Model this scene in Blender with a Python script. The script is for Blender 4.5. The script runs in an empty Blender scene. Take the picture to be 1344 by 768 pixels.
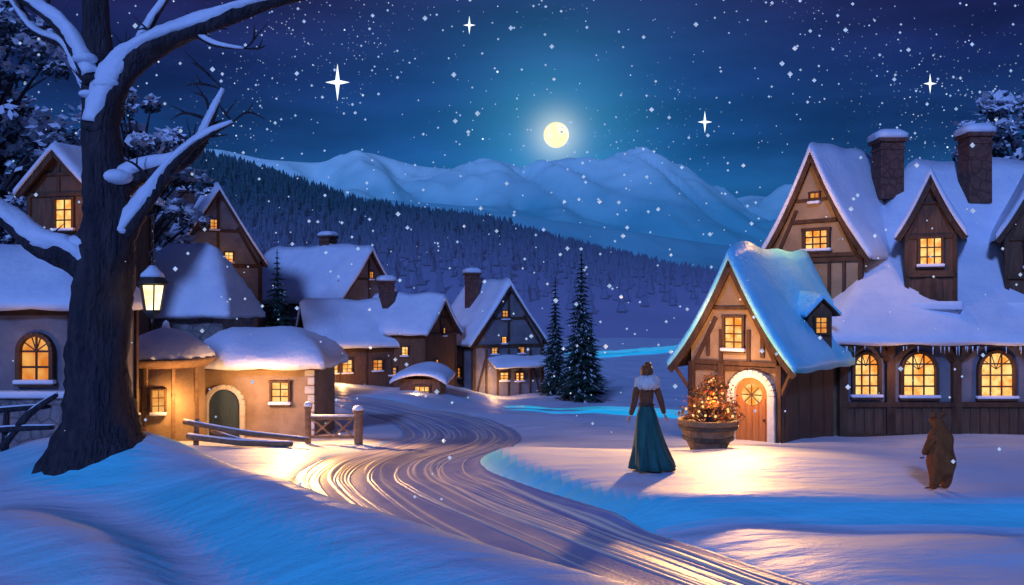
import bpy, math, random
import numpy as np
from mathutils import Vector, Matrix
random.seed(7); np.random.seed(7)
scene = bpy.context.scene
R = math.radians

# ------------------------------------------------------------------ materials
def newmat(name):
    m = bpy.data.materials.new(name); m.use_nodes = True
    nt = m.node_tree; nt.nodes.clear()
    out = nt.nodes.new('ShaderNodeOutputMaterial')
    return m, nt, out

def mk(name, c1, c2, scale=4.0, rough=0.7, bump=0.3, bscale=20.0, stretch=(1,1,1), bdist=0.02, kind='noise', spec=0.3, emit=None):
    m, nt, out = newmat(name)
    N = nt.nodes.new; L = nt.links.new
    b = N('ShaderNodeBsdfPrincipled'); b.inputs['Roughness'].default_value = rough
    b.inputs['Specular IOR Level'].default_value = spec
    tc = N('ShaderNodeTexCoord'); mp = N('ShaderNodeMapping'); mp.inputs['Scale'].default_value = stretch
    L(tc.outputs['Object'], mp.inputs['Vector'])
    n = N('ShaderNodeTexNoise'); n.inputs['Scale'].default_value = scale; n.inputs['Detail'].default_value = 6
    n.inputs['Roughness'].default_value = 0.65
    L(mp.outputs[0], n.inputs['Vector'])
    r = N('ShaderNodeValToRGB'); r.color_ramp.elements[0].position = 0.32; r.color_ramp.elements[1].position = 0.68
    r.color_ramp.elements[0].color = (*c1, 1); r.color_ramp.elements[1].color = (*c2, 1)
    L(n.outputs['Fac'], r.inputs[0])
    col = r.outputs[0]
    n2 = N('ShaderNodeTexNoise'); n2.inputs['Scale'].default_value = bscale; n2.inputs['Detail'].default_value = 5
    L(mp.outputs[0], n2.inputs['Vector']); hgt = n2.outputs['Fac']
    if kind == 'stone':
        v = N('ShaderNodeTexVoronoi'); v.feature = 'DISTANCE_TO_EDGE'; v.inputs['Scale'].default_value = 3.2
        L(mp.outputs[0], v.inputs['Vector'])
        vr = N('ShaderNodeValToRGB'); vr.color_ramp.elements[0].position = 0.0; vr.color_ramp.elements[1].position = 0.09
        L(v.outputs['Distance'], vr.inputs[0])
        mx = N('ShaderNodeMixRGB'); mx.blend_type = 'MULTIPLY'; mx.inputs[0].default_value = 0.45
        L(col, mx.inputs[1]); L(vr.outputs[0], mx.inputs[2]); col = mx.outputs[0]
        ad = N('ShaderNodeMath'); ad.operation = 'ADD'; L(hgt, ad.inputs[0]); L(vr.outputs[0], ad.inputs[1]); hgt = ad.outputs[0]
    L(col, b.inputs['Base Color'])
    if emit:
        b.inputs['Emission Color'].default_value = (*emit[0], 1); b.inputs['Emission Strength'].default_value = emit[1]
        m.cycles.emission_sampling = 'NONE'
    bp = N('ShaderNodeBump'); bp.inputs['Strength'].default_value = bump; bp.inputs['Distance'].default_value = bdist
    L(hgt, bp.inputs['Height']); L(bp.outputs[0], b.inputs['Normal'])
    L(b.outputs[0], out.inputs[0])
    return m

def mk_emit(name, c1, c2, strength, scale=3.0, pos=(0.35, 0.65), samp=True):
    m, nt, out = newmat(name)
    N = nt.nodes.new; L = nt.links.new
    tc = N('ShaderNodeTexCoord')
    n = N('ShaderNodeTexNoise'); n.inputs['Scale'].default_value = scale; n.inputs['Detail'].default_value = 3
    L(tc.outputs['Object'], n.inputs['Vector'])
    r = N('ShaderNodeValToRGB'); r.color_ramp.elements[0].position = pos[0]; r.color_ramp.elements[1].position = pos[1]
    r.color_ramp.elements[0].color = (*c1, 1); r.color_ramp.elements[1].color = (*c2, 1)
    L(n.outputs['Fac'], r.inputs[0])
    e = N('ShaderNodeEmission'); e.inputs['Strength'].default_value = strength
    L(r.outputs[0], e.inputs[0]); L(e.outputs[0], out.inputs[0])
    if not samp: m.cycles.emission_sampling = 'NONE'
    return m

M_SNOW = mk('snow', (0.70, 0.76, 0.86), (0.86, 0.88, 0.92), 1.2, 0.55, 0.45, 7, bdist=0.06)
M_CYANLIT = mk('cyan_lit_snow', (0.10, 0.66, 0.90), (0.36, 0.80, 0.94), 0.7, 0.45, 0.45, 7, bdist=0.06)  # cyan light on the porch roof, put into this snow's base colour
M_TIMBER = mk('dark_timber', (0.045, 0.022, 0.012), (0.12, 0.06, 0.03), 5, 0.7, 0.6, 14, (1, 1, 0.25))
M_PLANK = mk('plank_wood', (0.08, 0.04, 0.025), (0.17, 0.09, 0.05), 4, 0.75, 0.6, 12, (4, 4, 0.4))
M_PLASTER = mk('warm_plaster', (0.26, 0.17, 0.09), (0.42, 0.29, 0.17), 1.6, 0.85, 0.5, 12)
M_PLGREY = mk('grey_plaster', (0.13, 0.12, 0.14), (0.24, 0.22, 0.23), 1.5, 0.85, 0.5, 10)
M_STONE = mk('rubble_stone', (0.16, 0.14, 0.14), (0.30, 0.26, 0.25), 3, 0.85, 0.6, 12, kind='stone')
M_WHITEST = mk('pale_stone', (0.55, 0.50, 0.42), (0.72, 0.68, 0.60), 6, 0.8, 0.4, 16)
M_DOOR = mk('orange_door', (0.32, 0.11, 0.03), (0.45, 0.18, 0.05), 4, 0.5, 0.4, 14, (6, 6, 0.4))
M_BRICK = mk('chimney_brick', (0.13, 0.055, 0.04), (0.22, 0.09, 0.06), 5, 0.85, 0.6, 14, kind='stone')
M_BARK = mk('bark', (0.02, 0.018, 0.026), (0.075, 0.055, 0.06), 3, 0.85, 1.0, 9, (3, 3, 0.6), bdist=0.08)
M_IRON = mk('lantern_iron', (0.03, 0.022, 0.015), (0.07, 0.05, 0.03), 8, 0.45, 0.2, 20, spec=0.5)
M_GLASS = mk_emit('lit_window', (0.95, 0.27, 0.03), (1.0, 0.66, 0.22), 1.25, 3.4, (.38, .6))
M_GLASS2 = mk_emit('lit_window_dim', (0.75, 0.18, 0.02), (1.0, 0.48, 0.12), 0.9, 3.0)
M_LAMP = mk_emit('lantern_glass', (1.0, 0.70, 0.28), (1.0, 0.88, 0.6), 1.9, 6)
M_DARKGL = mk('dark_glass', (0.02, 0.04, 0.07), (0.05, 0.09, 0.14), 3, 0.2, 0.0, 5, spec=0.6)
M_NEEDLE = mk('pine_needles', (0.012, 0.035, 0.03), (0.035, 0.075, 0.05), 2.5, 0.7, 0.2, 20)
M_LEAF = mk('winter_foliage', (0.03, 0.045, 0.06), (0.08, 0.10, 0.12), 1.5, 0.8, 0.2, 10)
M_WOODL = mk('weathered_wood', (0.16, 0.09, 0.045), (0.30, 0.18, 0.10), 4, 0.75, 0.6, 14, (1, 3, 3))

# ------------------------------------------------------------------ mesh accumulator
class Acc:
    def __init__(s): s.V = []; s.F = []
    def add(s, V, F, M=None):
        o = len(s.V)
        if M is not None: V = [tuple(M @ Vector(v)) for v in V]
        s.V += [tuple(v) for v in V]; s.F += [tuple(i + o for i in f) for f in F]
    def box(s, c, d, M=None, rot=None):
        V = []
        for x in (-.5, .5):
            for y in (-.5, .5):
                for z in (-.5, .5):
                    v = Vector((x*d[0], y*d[1], z*d[2]))
                    if rot is not None: v = rot @ v
                    V.append(v + Vector(c))
        s.add(V, [(0,1,3,2),(4,6,7,5),(0,4,5,1),(2,3,7,6),(0,2,6,4),(1,5,7,3)], M)
    def beam(s, p0, p1, w, t, M=None):
        p0 = Vector(p0); p1 = Vector(p1); d = p1 - p0; L = d.length
        q = d.to_track_quat('X', 'Z').to_matrix()
        s.box((p0 + p1)/2, (L, t, w), M, q)
    def prism(s, poly, y0, y1, M=None):
        n = len(poly); V = [(p[0], y0, p[1]) for p in poly] + [(p[0], y1, p[1]) for p in poly]
        F = [tuple(range(n)), tuple(range(2*n-1, n-1, -1))] + [(i, n+i, n+(i+1) % n, (i+1) % n) for i in range(n)]
        s.add(V, F, M)
    def lathe(s, prof, n=24, M=None, fr=None, off=None, cap=True):
        V = []; F = []
        for k, (r, z) in enumerate(prof):
            for i in range(n):
                a = 2*math.pi*i/n
                rr = r*(fr(a, z) if fr else 1)
                ox, oy = off(z) if off else (0, 0)
                V.append((rr*math.cos(a)+ox, rr*math.sin(a)+oy, z))
        for k in range(len(prof)-1):
            for i in range(n):
                j = (i+1) % n
                F.append((k*n+i, k*n+j, (k+1)*n+j, (k+1)*n+i))
        if cap:
            F.append(tuple(range(n))[::-1]); F.append(tuple((len(prof)-1)*n+i for i in range(n)))
        s.add(V, F, M)
    def tube(s, pts, rads, n=10, sub=4, rough=0.0, sz=1.0, dz=0.0, M=None):
        P = [Vector(p) for p in pts]; m = len(P); pp = []; rr = []
        for i in range(m-1):
            a = P[max(i-1, 0)]; b = P[i]; c = P[i+1]; d = P[min(i+2, m-1)]
            for k in range(sub):
                t = k/sub
                pp.append(0.5*((2*b)+(c-a)*t+(2*a-5*b+4*c-d)*t*t+(-a+3*b-3*c+d)*t**3))
                rr.append(rads[i]*(1-t)+rads[i+1]*t)
        pp.append(P[-1]); rr.append(rads[-1])
        V = []; F = []; up = Vector((0.13, 1, 0.07)).normalized()
        K = len(pp)
        for i in range(K):
            t = (pp[min(i+1, K-1)]-pp[max(i-1, 0)]).normalized()
            u = t.cross(up)
            if u.length < 1e-3: u = Vector((1, 0, 0))
            u.normalize(); w = u.cross(t).normalized()
            for j in range(n):
                a = 2*math.pi*j/n
                q = rr[i]*(1+rough*(random.random()-.5)+rough*.6*math.sin(3*a+i*.35))
                o = u*math.cos(a)*q + w*math.sin(a)*q
                o.z *= sz
                V.append(pp[i]+o+Vector((0, 0, dz*rr[i])))
        for i in range(K-1):
            for j in range(n):
                k = (j+1) % n
                F.append((i*n+j, i*n+k, (i+1)*n+k, (i+1)*n+j))
        F.append(tuple(range(n))[::-1]); F.append(tuple((K-1)*n+j for j in range(n)))
        s.add(V, F, M)
    def sphere(s, c, r, nu=12, nv=8, M=None, sc=(1, 1, 1)):
        V = []; F = []
        for k in range(1, nv):
            p = math.pi*k/nv
            for i in range(nu):
                a = 2*math.pi*i/nu
                V.append((c[0]+r*sc[0]*math.sin(p)*math.cos(a), c[1]+r*sc[1]*math.sin(p)*math.sin(a), c[2]+r*sc[2]*math.cos(p)))
        T = len(V); V.append((c[0], c[1], c[2]+r*sc[2])); V.append((c[0], c[1], c[2]-r*sc[2]))
        for k in range(nv-2):
            for i in range(nu):
                j = (i+1) % nu
                F.append((k*nu+i, (k+1)*nu+i, (k+1)*nu+j, k*nu+j))
        for i in range(nu):
            j = (i+1) % nu
            F.append((T, i, j)); F.append((T+1, (nv-2)*nu+j, (nv-2)*nu+i))
        s.add(V, F, M)
    def obj(s, name, mat, parent=None, smooth=False, bevel=0, subsurf=0, loc=None):
        me = bpy.data.meshes.new(name); me.from_pydata(s.V, [], s.F); me.update()
        me.materials.append(mat)
        if smooth: me.polygons.foreach_set('use_smooth', [True]*len(me.polygons))
        o = bpy.data.objects.new(name, me); scene.collection.objects.link(o)
        if parent: o.parent = parent
        if loc: o.location = loc
        if bevel:
            b = o.modifiers.new('bevel', 'BEVEL'); b.width = bevel; b.segments = 2; b.limit_method = 'ANGLE'
        if subsurf:
            b = o.modifiers.new('sub', 'SUBSURF'); b.levels = subsurf; b.render_levels = subsurf
        return o

def empty(name, loc=(0, 0, 0), rz=0, sc=1):
    e = bpy.data.objects.new(name, None); scene.collection.objects.link(e)
    e.location = loc; e.rotation_euler = (0, 0, rz); e.scale = (sc, sc, sc); e.empty_display_size = 0.3
    return e

# ------------------------------------------------------------------ terrain
def sstep(a, b, x):
    t = np.clip((x-a)/(b-a), 0, 1); return t*t*(3-2*t)
ROAD = np.array([(4.6, 2.5), (3.2, 5.0), (1.3, 7.9), (0.0, 10.1), (-1.15, 12.2), (-2.05, 14.6), (-2.25, 17.6), (-1.6, 21.2), (-1.5, 25.0), (-2.8, 29.5), (-5.3, 34.0), (-8.6, 38.4), (-13, 42.5), (-18, 50)], float)
def spline(P, sub):
    out = []
    m = len(P)
    for i in range(m-1):
        a = P[max(i-1, 0)]; b = P[i]; c = P[i+1]; d = P[min(i+2, m-1)]
        for k in range(sub):
            t = k/sub
            out.append(0.5*((2*b)+(c-a)*t+(2*a-5*b+4*c-d)*t*t+(-a+3*b-3*c+d)*t**3))
    out.append(P[-1]); return np.array(out)
RS = spline(ROAD, 10)
HW = 1.85
def roaddist(X, Y):
    D = np.full(X.shape, 1e9)
    for i in range(len(RS)-1):
        a = RS[i]; b = RS[i+1]; ab = b-a; l2 = (ab**2).sum()
        t = np.clip(((X-a[0])*ab[0]+(Y-a[1])*ab[1])/l2, 0, 1)
        d = np.hypot(X-a[0]-t*ab[0], Y-a[1]-t*ab[1])
        D = np.minimum(D, d)
    return D
def gh(X, Y, carve=False):
    X = np.asarray(X, float); Y = np.asarray(Y, float)
    z = np.interp(Y, [-20, 8, 13.6, 24, 60, 120, 3000], [0.15, 0.1, 0.0, -0.85, -2.0, -3.0, -3.0])
    z = z + sstep(25, 45, Y)*0.33*np.log1p(np.exp(np.clip(-X-9.5, -30, 60)))*(1-sstep(90, 200, Y))*np.clip(14/np.maximum(1, -X-8), 0, 1)
    z = z - 0.75*sstep(-5, 0, X)*sstep(28, 42, Y)*(1-sstep(60, 100, Y))
    s = (X+4.8)*(-.72)+(Y-11)*(-.69)
    s = s+.12*np.sin(X*1.3+.5)
    fade = (1-sstep(11.5, 16, Y))
    z = z + (0.98*sstep(-1.25, 0.05, s) - 0.42*sstep(0.15, 1.5, s))*fade
    z = z + 0.22*np.exp(-((s-2.0-.25*np.sin(X*.8))/0.45)**2)*fade*sstep(-6, -4.2, X)*(1-sstep(-3.2, -1.5, X))
    r2 = ((X+4.84)**2+(Y-10)**2)
    z = z + 0.42*np.exp(-r2/0.8)
    D = roaddist(X, Y)
    yb = 10.35+1.9*np.exp(-np.clip(X+0.7, -1, 50)/0.8)-0.02*X
    right = sstep(-1.0, -0.5, X)
    z = z + 0.30*right*sstep(0, 0.75, Y-yb)*(1-sstep(15, 21, Y))*sstep(1.3, 2.2, D)
    z = z + 0.05*np.exp(-((X-6.6)/1.6)**2-((Y-11.2)/0.6)**2)
    z = z + 0.34*np.exp(-((X-7.6)/2.4)**2-((Y-9.3)/0.6)**2)
    z = z - 0.10*(1-sstep(1.2, 2.6, D))
    dr = 0.05*np.sin(X*0.9+Y*0.5)*np.sin(Y*0.8-X*0.3+1)+0.02*np.sin(X*2.3+1.2*np.sin(Y*1.1))*np.sin(Y*1.7)
    z = z + dr*sstep(0.8, 2.5, D)*(1+2*sstep(25, 60, Y)*(1-sstep(75, 90, Y)))
    if carve: z = z - 0.14*(1-sstep(HW-0.5, HW-0.12, D))
    return z
def g1(x, y): return float(gh(np.array([x]), np.array([y]))[0])

def axis(lo, hi, step, far_lo, far_hi, gr=1.06):
    a = list(np.arange(lo, hi, step)); s = step; v = a[-1]
    while v < far_hi: s *= gr; v += s; a.append(v)
    s = step; v = a[0]; b = []
    while v > far_lo: s *= gr*1.05; v -= s; b.append(v)
    return np.array(b[::-1]+a)
def gridmesh(name, X, Y, Z, mat, parent=None):
    ny, nx = X.shape
    me = bpy.data.meshes.new(name)
    V = np.stack([X, Y, Z], -1).reshape(-1, 3)
    idx = np.arange(nx*ny).reshape(ny, nx)
    F = np.stack([idx[:-1, :-1], idx[:-1, 1:], idx[1:, 1:], idx[1:, :-1]], -1).reshape(-1, 4)
    me.from_pydata(V.tolist(), [], F.tolist()); me.update()
    me.polygons.foreach_set('use_smooth', [True]*len(me.polygons))
    me.materials.append(mat)
    o = bpy.data.objects.new(name, me); scene.collection.objects.link(o)
    if parent: o.parent = parent
    return o
def snow_ground_mat():
    m, nt, out = newmat('ground_snow'); N = nt.nodes.new; L = nt.links.new
    b = N('ShaderNodeBsdfPrincipled'); b.inputs['Roughness'].default_value = 0.5; b.inputs['Specular IOR Level'].default_value = 0.35
    tc = N('ShaderNodeTexCoord')
    n = N('ShaderNodeTexNoise'); n.inputs['Scale'].default_value = 0.5; n.inputs['Detail'].default_value = 8
    L(tc.outputs['Object'], n.inputs['Vector'])
    r = N('ShaderNodeValToRGB'); r.color_ramp.elements[0].position = .3; r.color_ramp.elements[1].position = .7
    r.color_ramp.elements[0].color = (.62, .70, .84, 1); r.color_ramp.elements[1].color = (.84, .87, .92, 1)
    L(n.outputs['Fac'], r.inputs[0])
    # cyan light on the steeper snow faces, painted into the base colour
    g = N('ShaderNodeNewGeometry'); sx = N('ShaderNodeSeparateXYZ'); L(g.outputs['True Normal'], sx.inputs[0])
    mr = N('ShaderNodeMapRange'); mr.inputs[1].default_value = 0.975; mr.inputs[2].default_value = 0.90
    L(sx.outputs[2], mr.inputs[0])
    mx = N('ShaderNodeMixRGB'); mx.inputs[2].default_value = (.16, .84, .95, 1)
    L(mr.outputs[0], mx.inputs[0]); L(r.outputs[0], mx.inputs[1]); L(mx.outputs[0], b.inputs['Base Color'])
    mp = N('ShaderNodeMapping'); mp.inputs['Rotation'].default_value = (0, 0, 0.5); mp.inputs['Scale'].default_value = (0.7, 2.2, 1)
    L(tc.outputs['Object'], mp.inputs[0])
    n2 = N('ShaderNodeTexNoise'); n2.inputs['Scale'].default_value = 0.9; n2.inputs['Detail'].default_value = 6
    L(mp.outputs[0], n2.inputs['Vector'])
    n3 = N('ShaderNodeTexNoise'); n3.inputs['Scale'].default_value = 40; n3.inputs['Detail'].default_value = 3
    L(tc.outputs['Object'], n3.inputs['Vector'])
    b1 = N('ShaderNodeBump'); b1.inputs['Strength'].default_value = .6; b1.inputs['Distance'].default_value = .15
    b2 = N('ShaderNodeBump'); b2.inputs['Strength'].default_value = .35; b2.inputs['Distance'].default_value = .012
    L(n2.outputs['Fac'], b1.inputs['Height']); L(n3.outputs['Fac'], b2.inputs['Height']); L(b1.outputs[0], b2.inputs['Normal'])
    L(b2.outputs[0], b.inputs['Normal']); L(b.outputs[0], out.inputs[0])
    return m
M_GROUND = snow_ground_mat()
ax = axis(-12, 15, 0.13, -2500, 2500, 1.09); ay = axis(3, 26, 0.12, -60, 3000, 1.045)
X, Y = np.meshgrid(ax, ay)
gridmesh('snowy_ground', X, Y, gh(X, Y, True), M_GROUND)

# road -----------------------------------------------------------------
def road_mat():
    m, nt, out = newmat('packed_snow_road'); N = nt.nodes.new; L = nt.links.new
    b = N('ShaderNodeBsdfPrincipled'); b.inputs['Roughness'].default_value = 0.42; b.inputs['Specular IOR Level'].default_value = .5
    at = N('ShaderNodeAttribute'); at.attribute_name = 'rut'
    tc = N('ShaderNodeTexCoord')
    n = N('ShaderNodeTexNoise'); n.inputs['Scale'].default_value = 1.5; n.inputs['Detail'].default_value = 7
    L(tc.outputs['Object'], n.inputs['Vector'])
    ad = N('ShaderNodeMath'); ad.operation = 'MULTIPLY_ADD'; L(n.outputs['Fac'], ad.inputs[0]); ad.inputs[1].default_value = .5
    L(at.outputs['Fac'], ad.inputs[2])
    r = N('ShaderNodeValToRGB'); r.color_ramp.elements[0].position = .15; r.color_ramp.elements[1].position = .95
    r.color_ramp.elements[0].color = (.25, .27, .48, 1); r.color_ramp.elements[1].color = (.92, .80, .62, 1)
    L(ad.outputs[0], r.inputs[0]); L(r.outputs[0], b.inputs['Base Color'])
    n3 = N('ShaderNodeTexNoise'); n3.inputs['Scale'].default_value = 25; n3.inputs['Detail'].default_value = 4
    L(tc.outputs['Object'], n3.inputs['Vector'])
    b2 = N('ShaderNodeBump'); b2.inputs['Strength'].default_value = .4; b2.inputs['Distance'].default_value = .015
    L(n3.outputs['Fac'], b2.inputs['Height']); L(b2.outputs[0], b.inputs['Normal'])
    L(b.outputs[0], out.inputs[0]); return m
RF = spline(ROAD, 30); T = np.gradient(RF, axis=0); T /= np.linalg.norm(T, axis=1)[:, None]
Nn = np.stack([T[:, 1], -T[:, 0]], 1)
nc = 300; cs = np.linspace(-1, 1, nc)
sl = np.concatenate([[0], np.cumsum(np.linalg.norm(np.diff(RF, axis=0), axis=1))])
RX = RF[:, None, 0]+Nn[:, None, 0]*cs[None]*HW; RY = RF[:, None, 1]+Nn[:, None, 1]*cs[None]*HW
rut = np.zeros(RX.shape); rs_ = np.random.RandomState(21)
for k in range(60):
    c0 = rs_.uniform(-.97, .97); ph = rs_.uniform(0, 6.3); am = rs_.uniform(.02, .12); fr = rs_.uniform(.12, .4)
    w = rs_.choice([.006, .008, .011, .018]); inten = rs_.uniform(.45, 1)
    cc = c0+am*np.sin(sl*fr+ph)
    on = sstep(-.5, .4, np.sin(sl*rs_.uniform(.12, .4)+rs_.uniform(0, 6.3)))*inten
    rut = np.maximum(rut, np.exp(-((cs[None]-cc[:, None])/w)**2)*on[:, None])
RZ = gh(RX, RY)+0.012+0.018*rut+0.015*np.sin(cs*14+np.sin(sl*.3)[:, None]*2)-0.10*sstep(.86, 1, np.abs(cs))[None]
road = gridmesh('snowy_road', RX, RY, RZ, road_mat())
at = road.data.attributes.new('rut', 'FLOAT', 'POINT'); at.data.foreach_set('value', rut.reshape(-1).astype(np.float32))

# hills, mountains, forest ----------------------------------------------
def vnoise(X, Y, f, seed, oct=5, ridged=False):
    rs = np.random.RandomState(seed); out = np.zeros(X.shape); am = 1; tot = 0
    for o in range(oct):
        G = rs.rand(258, 258)
        x = (X*f) % 256; y = (Y*f) % 256; xi = x.astype(int) % 256; yi = y.astype(int) % 256; fx = x-np.floor(x); fy = y-np.floor(y)
        fx = fx*fx*(3-2*fx); fy = fy*fy*(3-2*fy)
        n = (G[yi, xi]*(1-fx)+G[yi, xi+1]*fx)*(1-fy)+(G[yi+1, xi]*(1-fx)+G[yi+1, xi+1]*fx)*fy
        if ridged: n = 1-np.abs(2*n-1)
        out += am*n; tot += am; am *= .45; f *= 2.03
    return out/tot
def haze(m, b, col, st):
    # hazy airlight painted as even emission on the far terrain itself
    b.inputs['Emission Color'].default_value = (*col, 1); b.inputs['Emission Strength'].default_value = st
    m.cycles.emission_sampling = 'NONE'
def mtn_mat(name, lo, hi, rock, snowc, hz, nz=120):  # blue-teal distance haze is also put into both base colours
    m, nt, out = newmat(name); N = nt.nodes.new; L = nt.links.new
    b = N('ShaderNodeBsdfPrincipled'); b.inputs['Roughness'].default_value = .8; b.inputs['Specular IOR Level'].default_value = .1
    g = N('ShaderNodeNewGeometry'); sx = N('ShaderNodeSeparateXYZ'); L(g.outputs['Position'], sx.inputs[0])
    tc = N('ShaderNodeTexCoord'); n = N('ShaderNodeTexNoise'); n.inputs['Scale'].default_value = .014; n.inputs['Detail'].default_value = 8
    L(tc.outputs['Object'], n.inputs['Vector'])
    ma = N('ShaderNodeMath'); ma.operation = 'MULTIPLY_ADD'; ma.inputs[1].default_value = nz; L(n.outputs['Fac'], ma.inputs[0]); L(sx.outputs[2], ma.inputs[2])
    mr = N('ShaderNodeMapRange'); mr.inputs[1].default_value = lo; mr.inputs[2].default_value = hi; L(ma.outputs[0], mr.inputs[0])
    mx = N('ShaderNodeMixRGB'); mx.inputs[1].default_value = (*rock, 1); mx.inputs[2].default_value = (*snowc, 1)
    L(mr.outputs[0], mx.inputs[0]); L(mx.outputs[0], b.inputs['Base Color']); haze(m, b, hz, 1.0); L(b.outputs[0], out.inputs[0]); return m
xs = [-2500, -900, -511, -431, -337, -257, -177, -96, -23, 44, 91, 138, 187, 252, 305, 372, 419, 479, 900, 2500]
zs = [200, 284, 276, 257, 252, 272, 249, 238, 253, 238, 258, 252, 264, 228, 217, 185, 196, 188, 150, 160]
X, Y = np.meshgrid(np.linspace(-1500, 1500, 420), np.linspace(900, 1800, 120))
sh = X+110*(vnoise(X, Y, 1/260, 5, 3)-.5)*sstep(1500, 1150, Y)*2
P = (np.interp(sh-12, xs, zs)+np.interp(sh, xs, zs)*2+np.interp(sh+12, xs, zs))/4
g = np.where(Y < 1500, sstep(780, 1500, Y)**.9, 1-sstep(1500, 2100, Y))
kk = np.clip((1500-Y)/130, 0, 1)*g
Z = P*g - vnoise(X+.5*Y, Y*.5, 1/110, 3, 4, True)*105*kk + 48*kk
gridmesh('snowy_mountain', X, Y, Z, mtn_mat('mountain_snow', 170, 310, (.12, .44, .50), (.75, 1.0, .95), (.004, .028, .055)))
X, Y = np.meshgrid(np.linspace(-900, 1100, 300), np.linspace(560, 900, 70))
P = np.interp(X, [-900, -300, -60, 60, 180, 260, 360, 600, 1100], [100, 118, 100, 82, 64, 54, 50, 45, 50])
g = np.where(Y < 800, sstep(540, 800, Y), 1-sstep(800, 1000, Y))
Z = P*g-vnoise(X+.4*Y, Y*.6, 1/60, 9, 4, True)*36*g*np.clip((800-Y)/80, 0, 1)-3
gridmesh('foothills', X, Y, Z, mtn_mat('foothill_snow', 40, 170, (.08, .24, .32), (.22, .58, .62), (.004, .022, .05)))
def mist_mat(name, lowc, highc, z0, z1, lowh, highh):  # valley mist painted by height into base colour and emission
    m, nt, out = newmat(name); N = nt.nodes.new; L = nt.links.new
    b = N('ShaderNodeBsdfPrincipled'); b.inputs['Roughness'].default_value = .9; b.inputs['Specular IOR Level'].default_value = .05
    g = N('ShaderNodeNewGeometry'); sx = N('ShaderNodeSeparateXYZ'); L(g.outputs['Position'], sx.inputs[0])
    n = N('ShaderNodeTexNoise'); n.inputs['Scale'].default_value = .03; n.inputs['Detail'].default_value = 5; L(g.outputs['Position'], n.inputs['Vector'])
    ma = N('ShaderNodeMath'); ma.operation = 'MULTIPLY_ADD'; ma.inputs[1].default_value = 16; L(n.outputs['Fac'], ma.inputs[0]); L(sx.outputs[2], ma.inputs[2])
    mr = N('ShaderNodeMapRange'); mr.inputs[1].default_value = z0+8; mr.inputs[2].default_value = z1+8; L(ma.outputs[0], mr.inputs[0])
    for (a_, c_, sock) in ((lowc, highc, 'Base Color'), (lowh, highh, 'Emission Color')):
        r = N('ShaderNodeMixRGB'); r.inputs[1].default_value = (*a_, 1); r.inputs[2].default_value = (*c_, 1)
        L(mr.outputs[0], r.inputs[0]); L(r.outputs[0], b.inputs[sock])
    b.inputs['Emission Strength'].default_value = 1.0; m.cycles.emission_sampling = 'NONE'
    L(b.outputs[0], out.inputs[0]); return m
HX = [-700, -270, -198, -153, -129, -97, -69, -29, 11, 51, 92, 132, 270, 700]
HZ = [86, 84, 80, 75, 70, 59, 50, 45, 36, 25, 16, 10, 8, 8]
def hillz(X, Y):
    P = np.interp(X, HX, HZ)
    return -4+(P+4)*sstep(110, 450, Y)+8*(vnoise(X, Y, 1/60, 12, 3)-.5)*sstep(110, 250, Y)*(1-.8*sstep(380, 450, Y))-sstep(450, 620, Y)*P
X, Y = np.meshgrid(np.linspace(-500, 600, 160), np.linspace(105, 600, 90))
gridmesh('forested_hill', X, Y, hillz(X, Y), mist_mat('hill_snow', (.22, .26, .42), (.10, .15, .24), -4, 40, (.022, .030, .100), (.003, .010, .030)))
V = []; F = []
nT = 15000
tx = np.random.uniform(-260, 260, nT); ty = np.random.uniform(170, 470, nT)
tz = hillz(tx, ty)
dens = sstep(0, 26, tz+np.random.uniform(-8, 8, nT))
for i in range(nT):
    if random.random() > dens[i]: continue
    h = random.uniform(3.2, 7.2); r = h*random.uniform(.19, .29); a0 = random.random()*6
    for (zb, zt, rr) in ((.05, .7, 1), (.45, 1.0, .62)):
        o = len(V)
        for k in range(5):
            a = a0+k*math.pi/2.5; q = r*rr*random.uniform(.7, 1.25)
            V.append((tx[i]+q*math.cos(a), ty[i]+q*math.sin(a), tz[i]+h*zb+random.uniform(-.2, .2)))
        V.append((tx[i], ty[i], tz[i]+h*zt))
        for k in range(5): F.append((o+k, o+(k+1) % 5, o+5))
a = Acc(); a.V = V; a.F = F
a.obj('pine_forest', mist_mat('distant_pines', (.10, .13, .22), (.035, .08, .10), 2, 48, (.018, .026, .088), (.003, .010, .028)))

# frozen stream --------------------------------------------------------
M_ICE = mk('stream_ice', (.06, .50, .80), (.35, .85, .98), 1.2, .12, .3, 4, spec=.9, emit=((.02, .40, .65), .6))  # cyan shine of the ice put in as emission
for pts in ([(.2, 39, .7), (1.8, 35.5, 1.0), (3.4, 32.6, 1.4), (5.0, 30.8, 1.6), (7.5, 29.6, 1.6)], [(6, 88, 1.6), (11, 92, 1.9), (16, 98, 2.0), (23, 112, 1.5), (30, 134, .7), (37, 155, .55), (46, 178, .5)]):
    S = spline(np.array(pts, float), 24); t = np.gradient(S[:, :2], axis=0); t /= np.linalg.norm(t, axis=1)[:, None]
    nn = np.stack([t[:, 1], -t[:, 0]], 1); c = np.linspace(-1, 1, 9)
    a = S[:, None, 0]+nn[:, None, 0]*c*S[:, None, 2]; b_ = S[:, None, 1]+nn[:, None, 1]*c*S[:, None, 2]
    zz = np.maximum(gh(a, b_), np.where(b_ > 105, hillz(a, b_), -99))
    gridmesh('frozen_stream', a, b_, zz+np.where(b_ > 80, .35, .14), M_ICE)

# ------------------------------------------------------------------ buildings
class Building:
    def __init__(s, name, loc, th=0):
        s.e = empty(name, (loc[0], loc[1], 0), -R(th)); s.P = {}
    def a(s, part, mat, **kw):
        if part not in s.P: s.P[part] = (Acc(), mat, kw)
        return s.P[part][0]
    def done(s):
        for k, (a, m, kw) in s.P.items():
            if a.V: a.obj(k, m, s.e, **kw)

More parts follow.
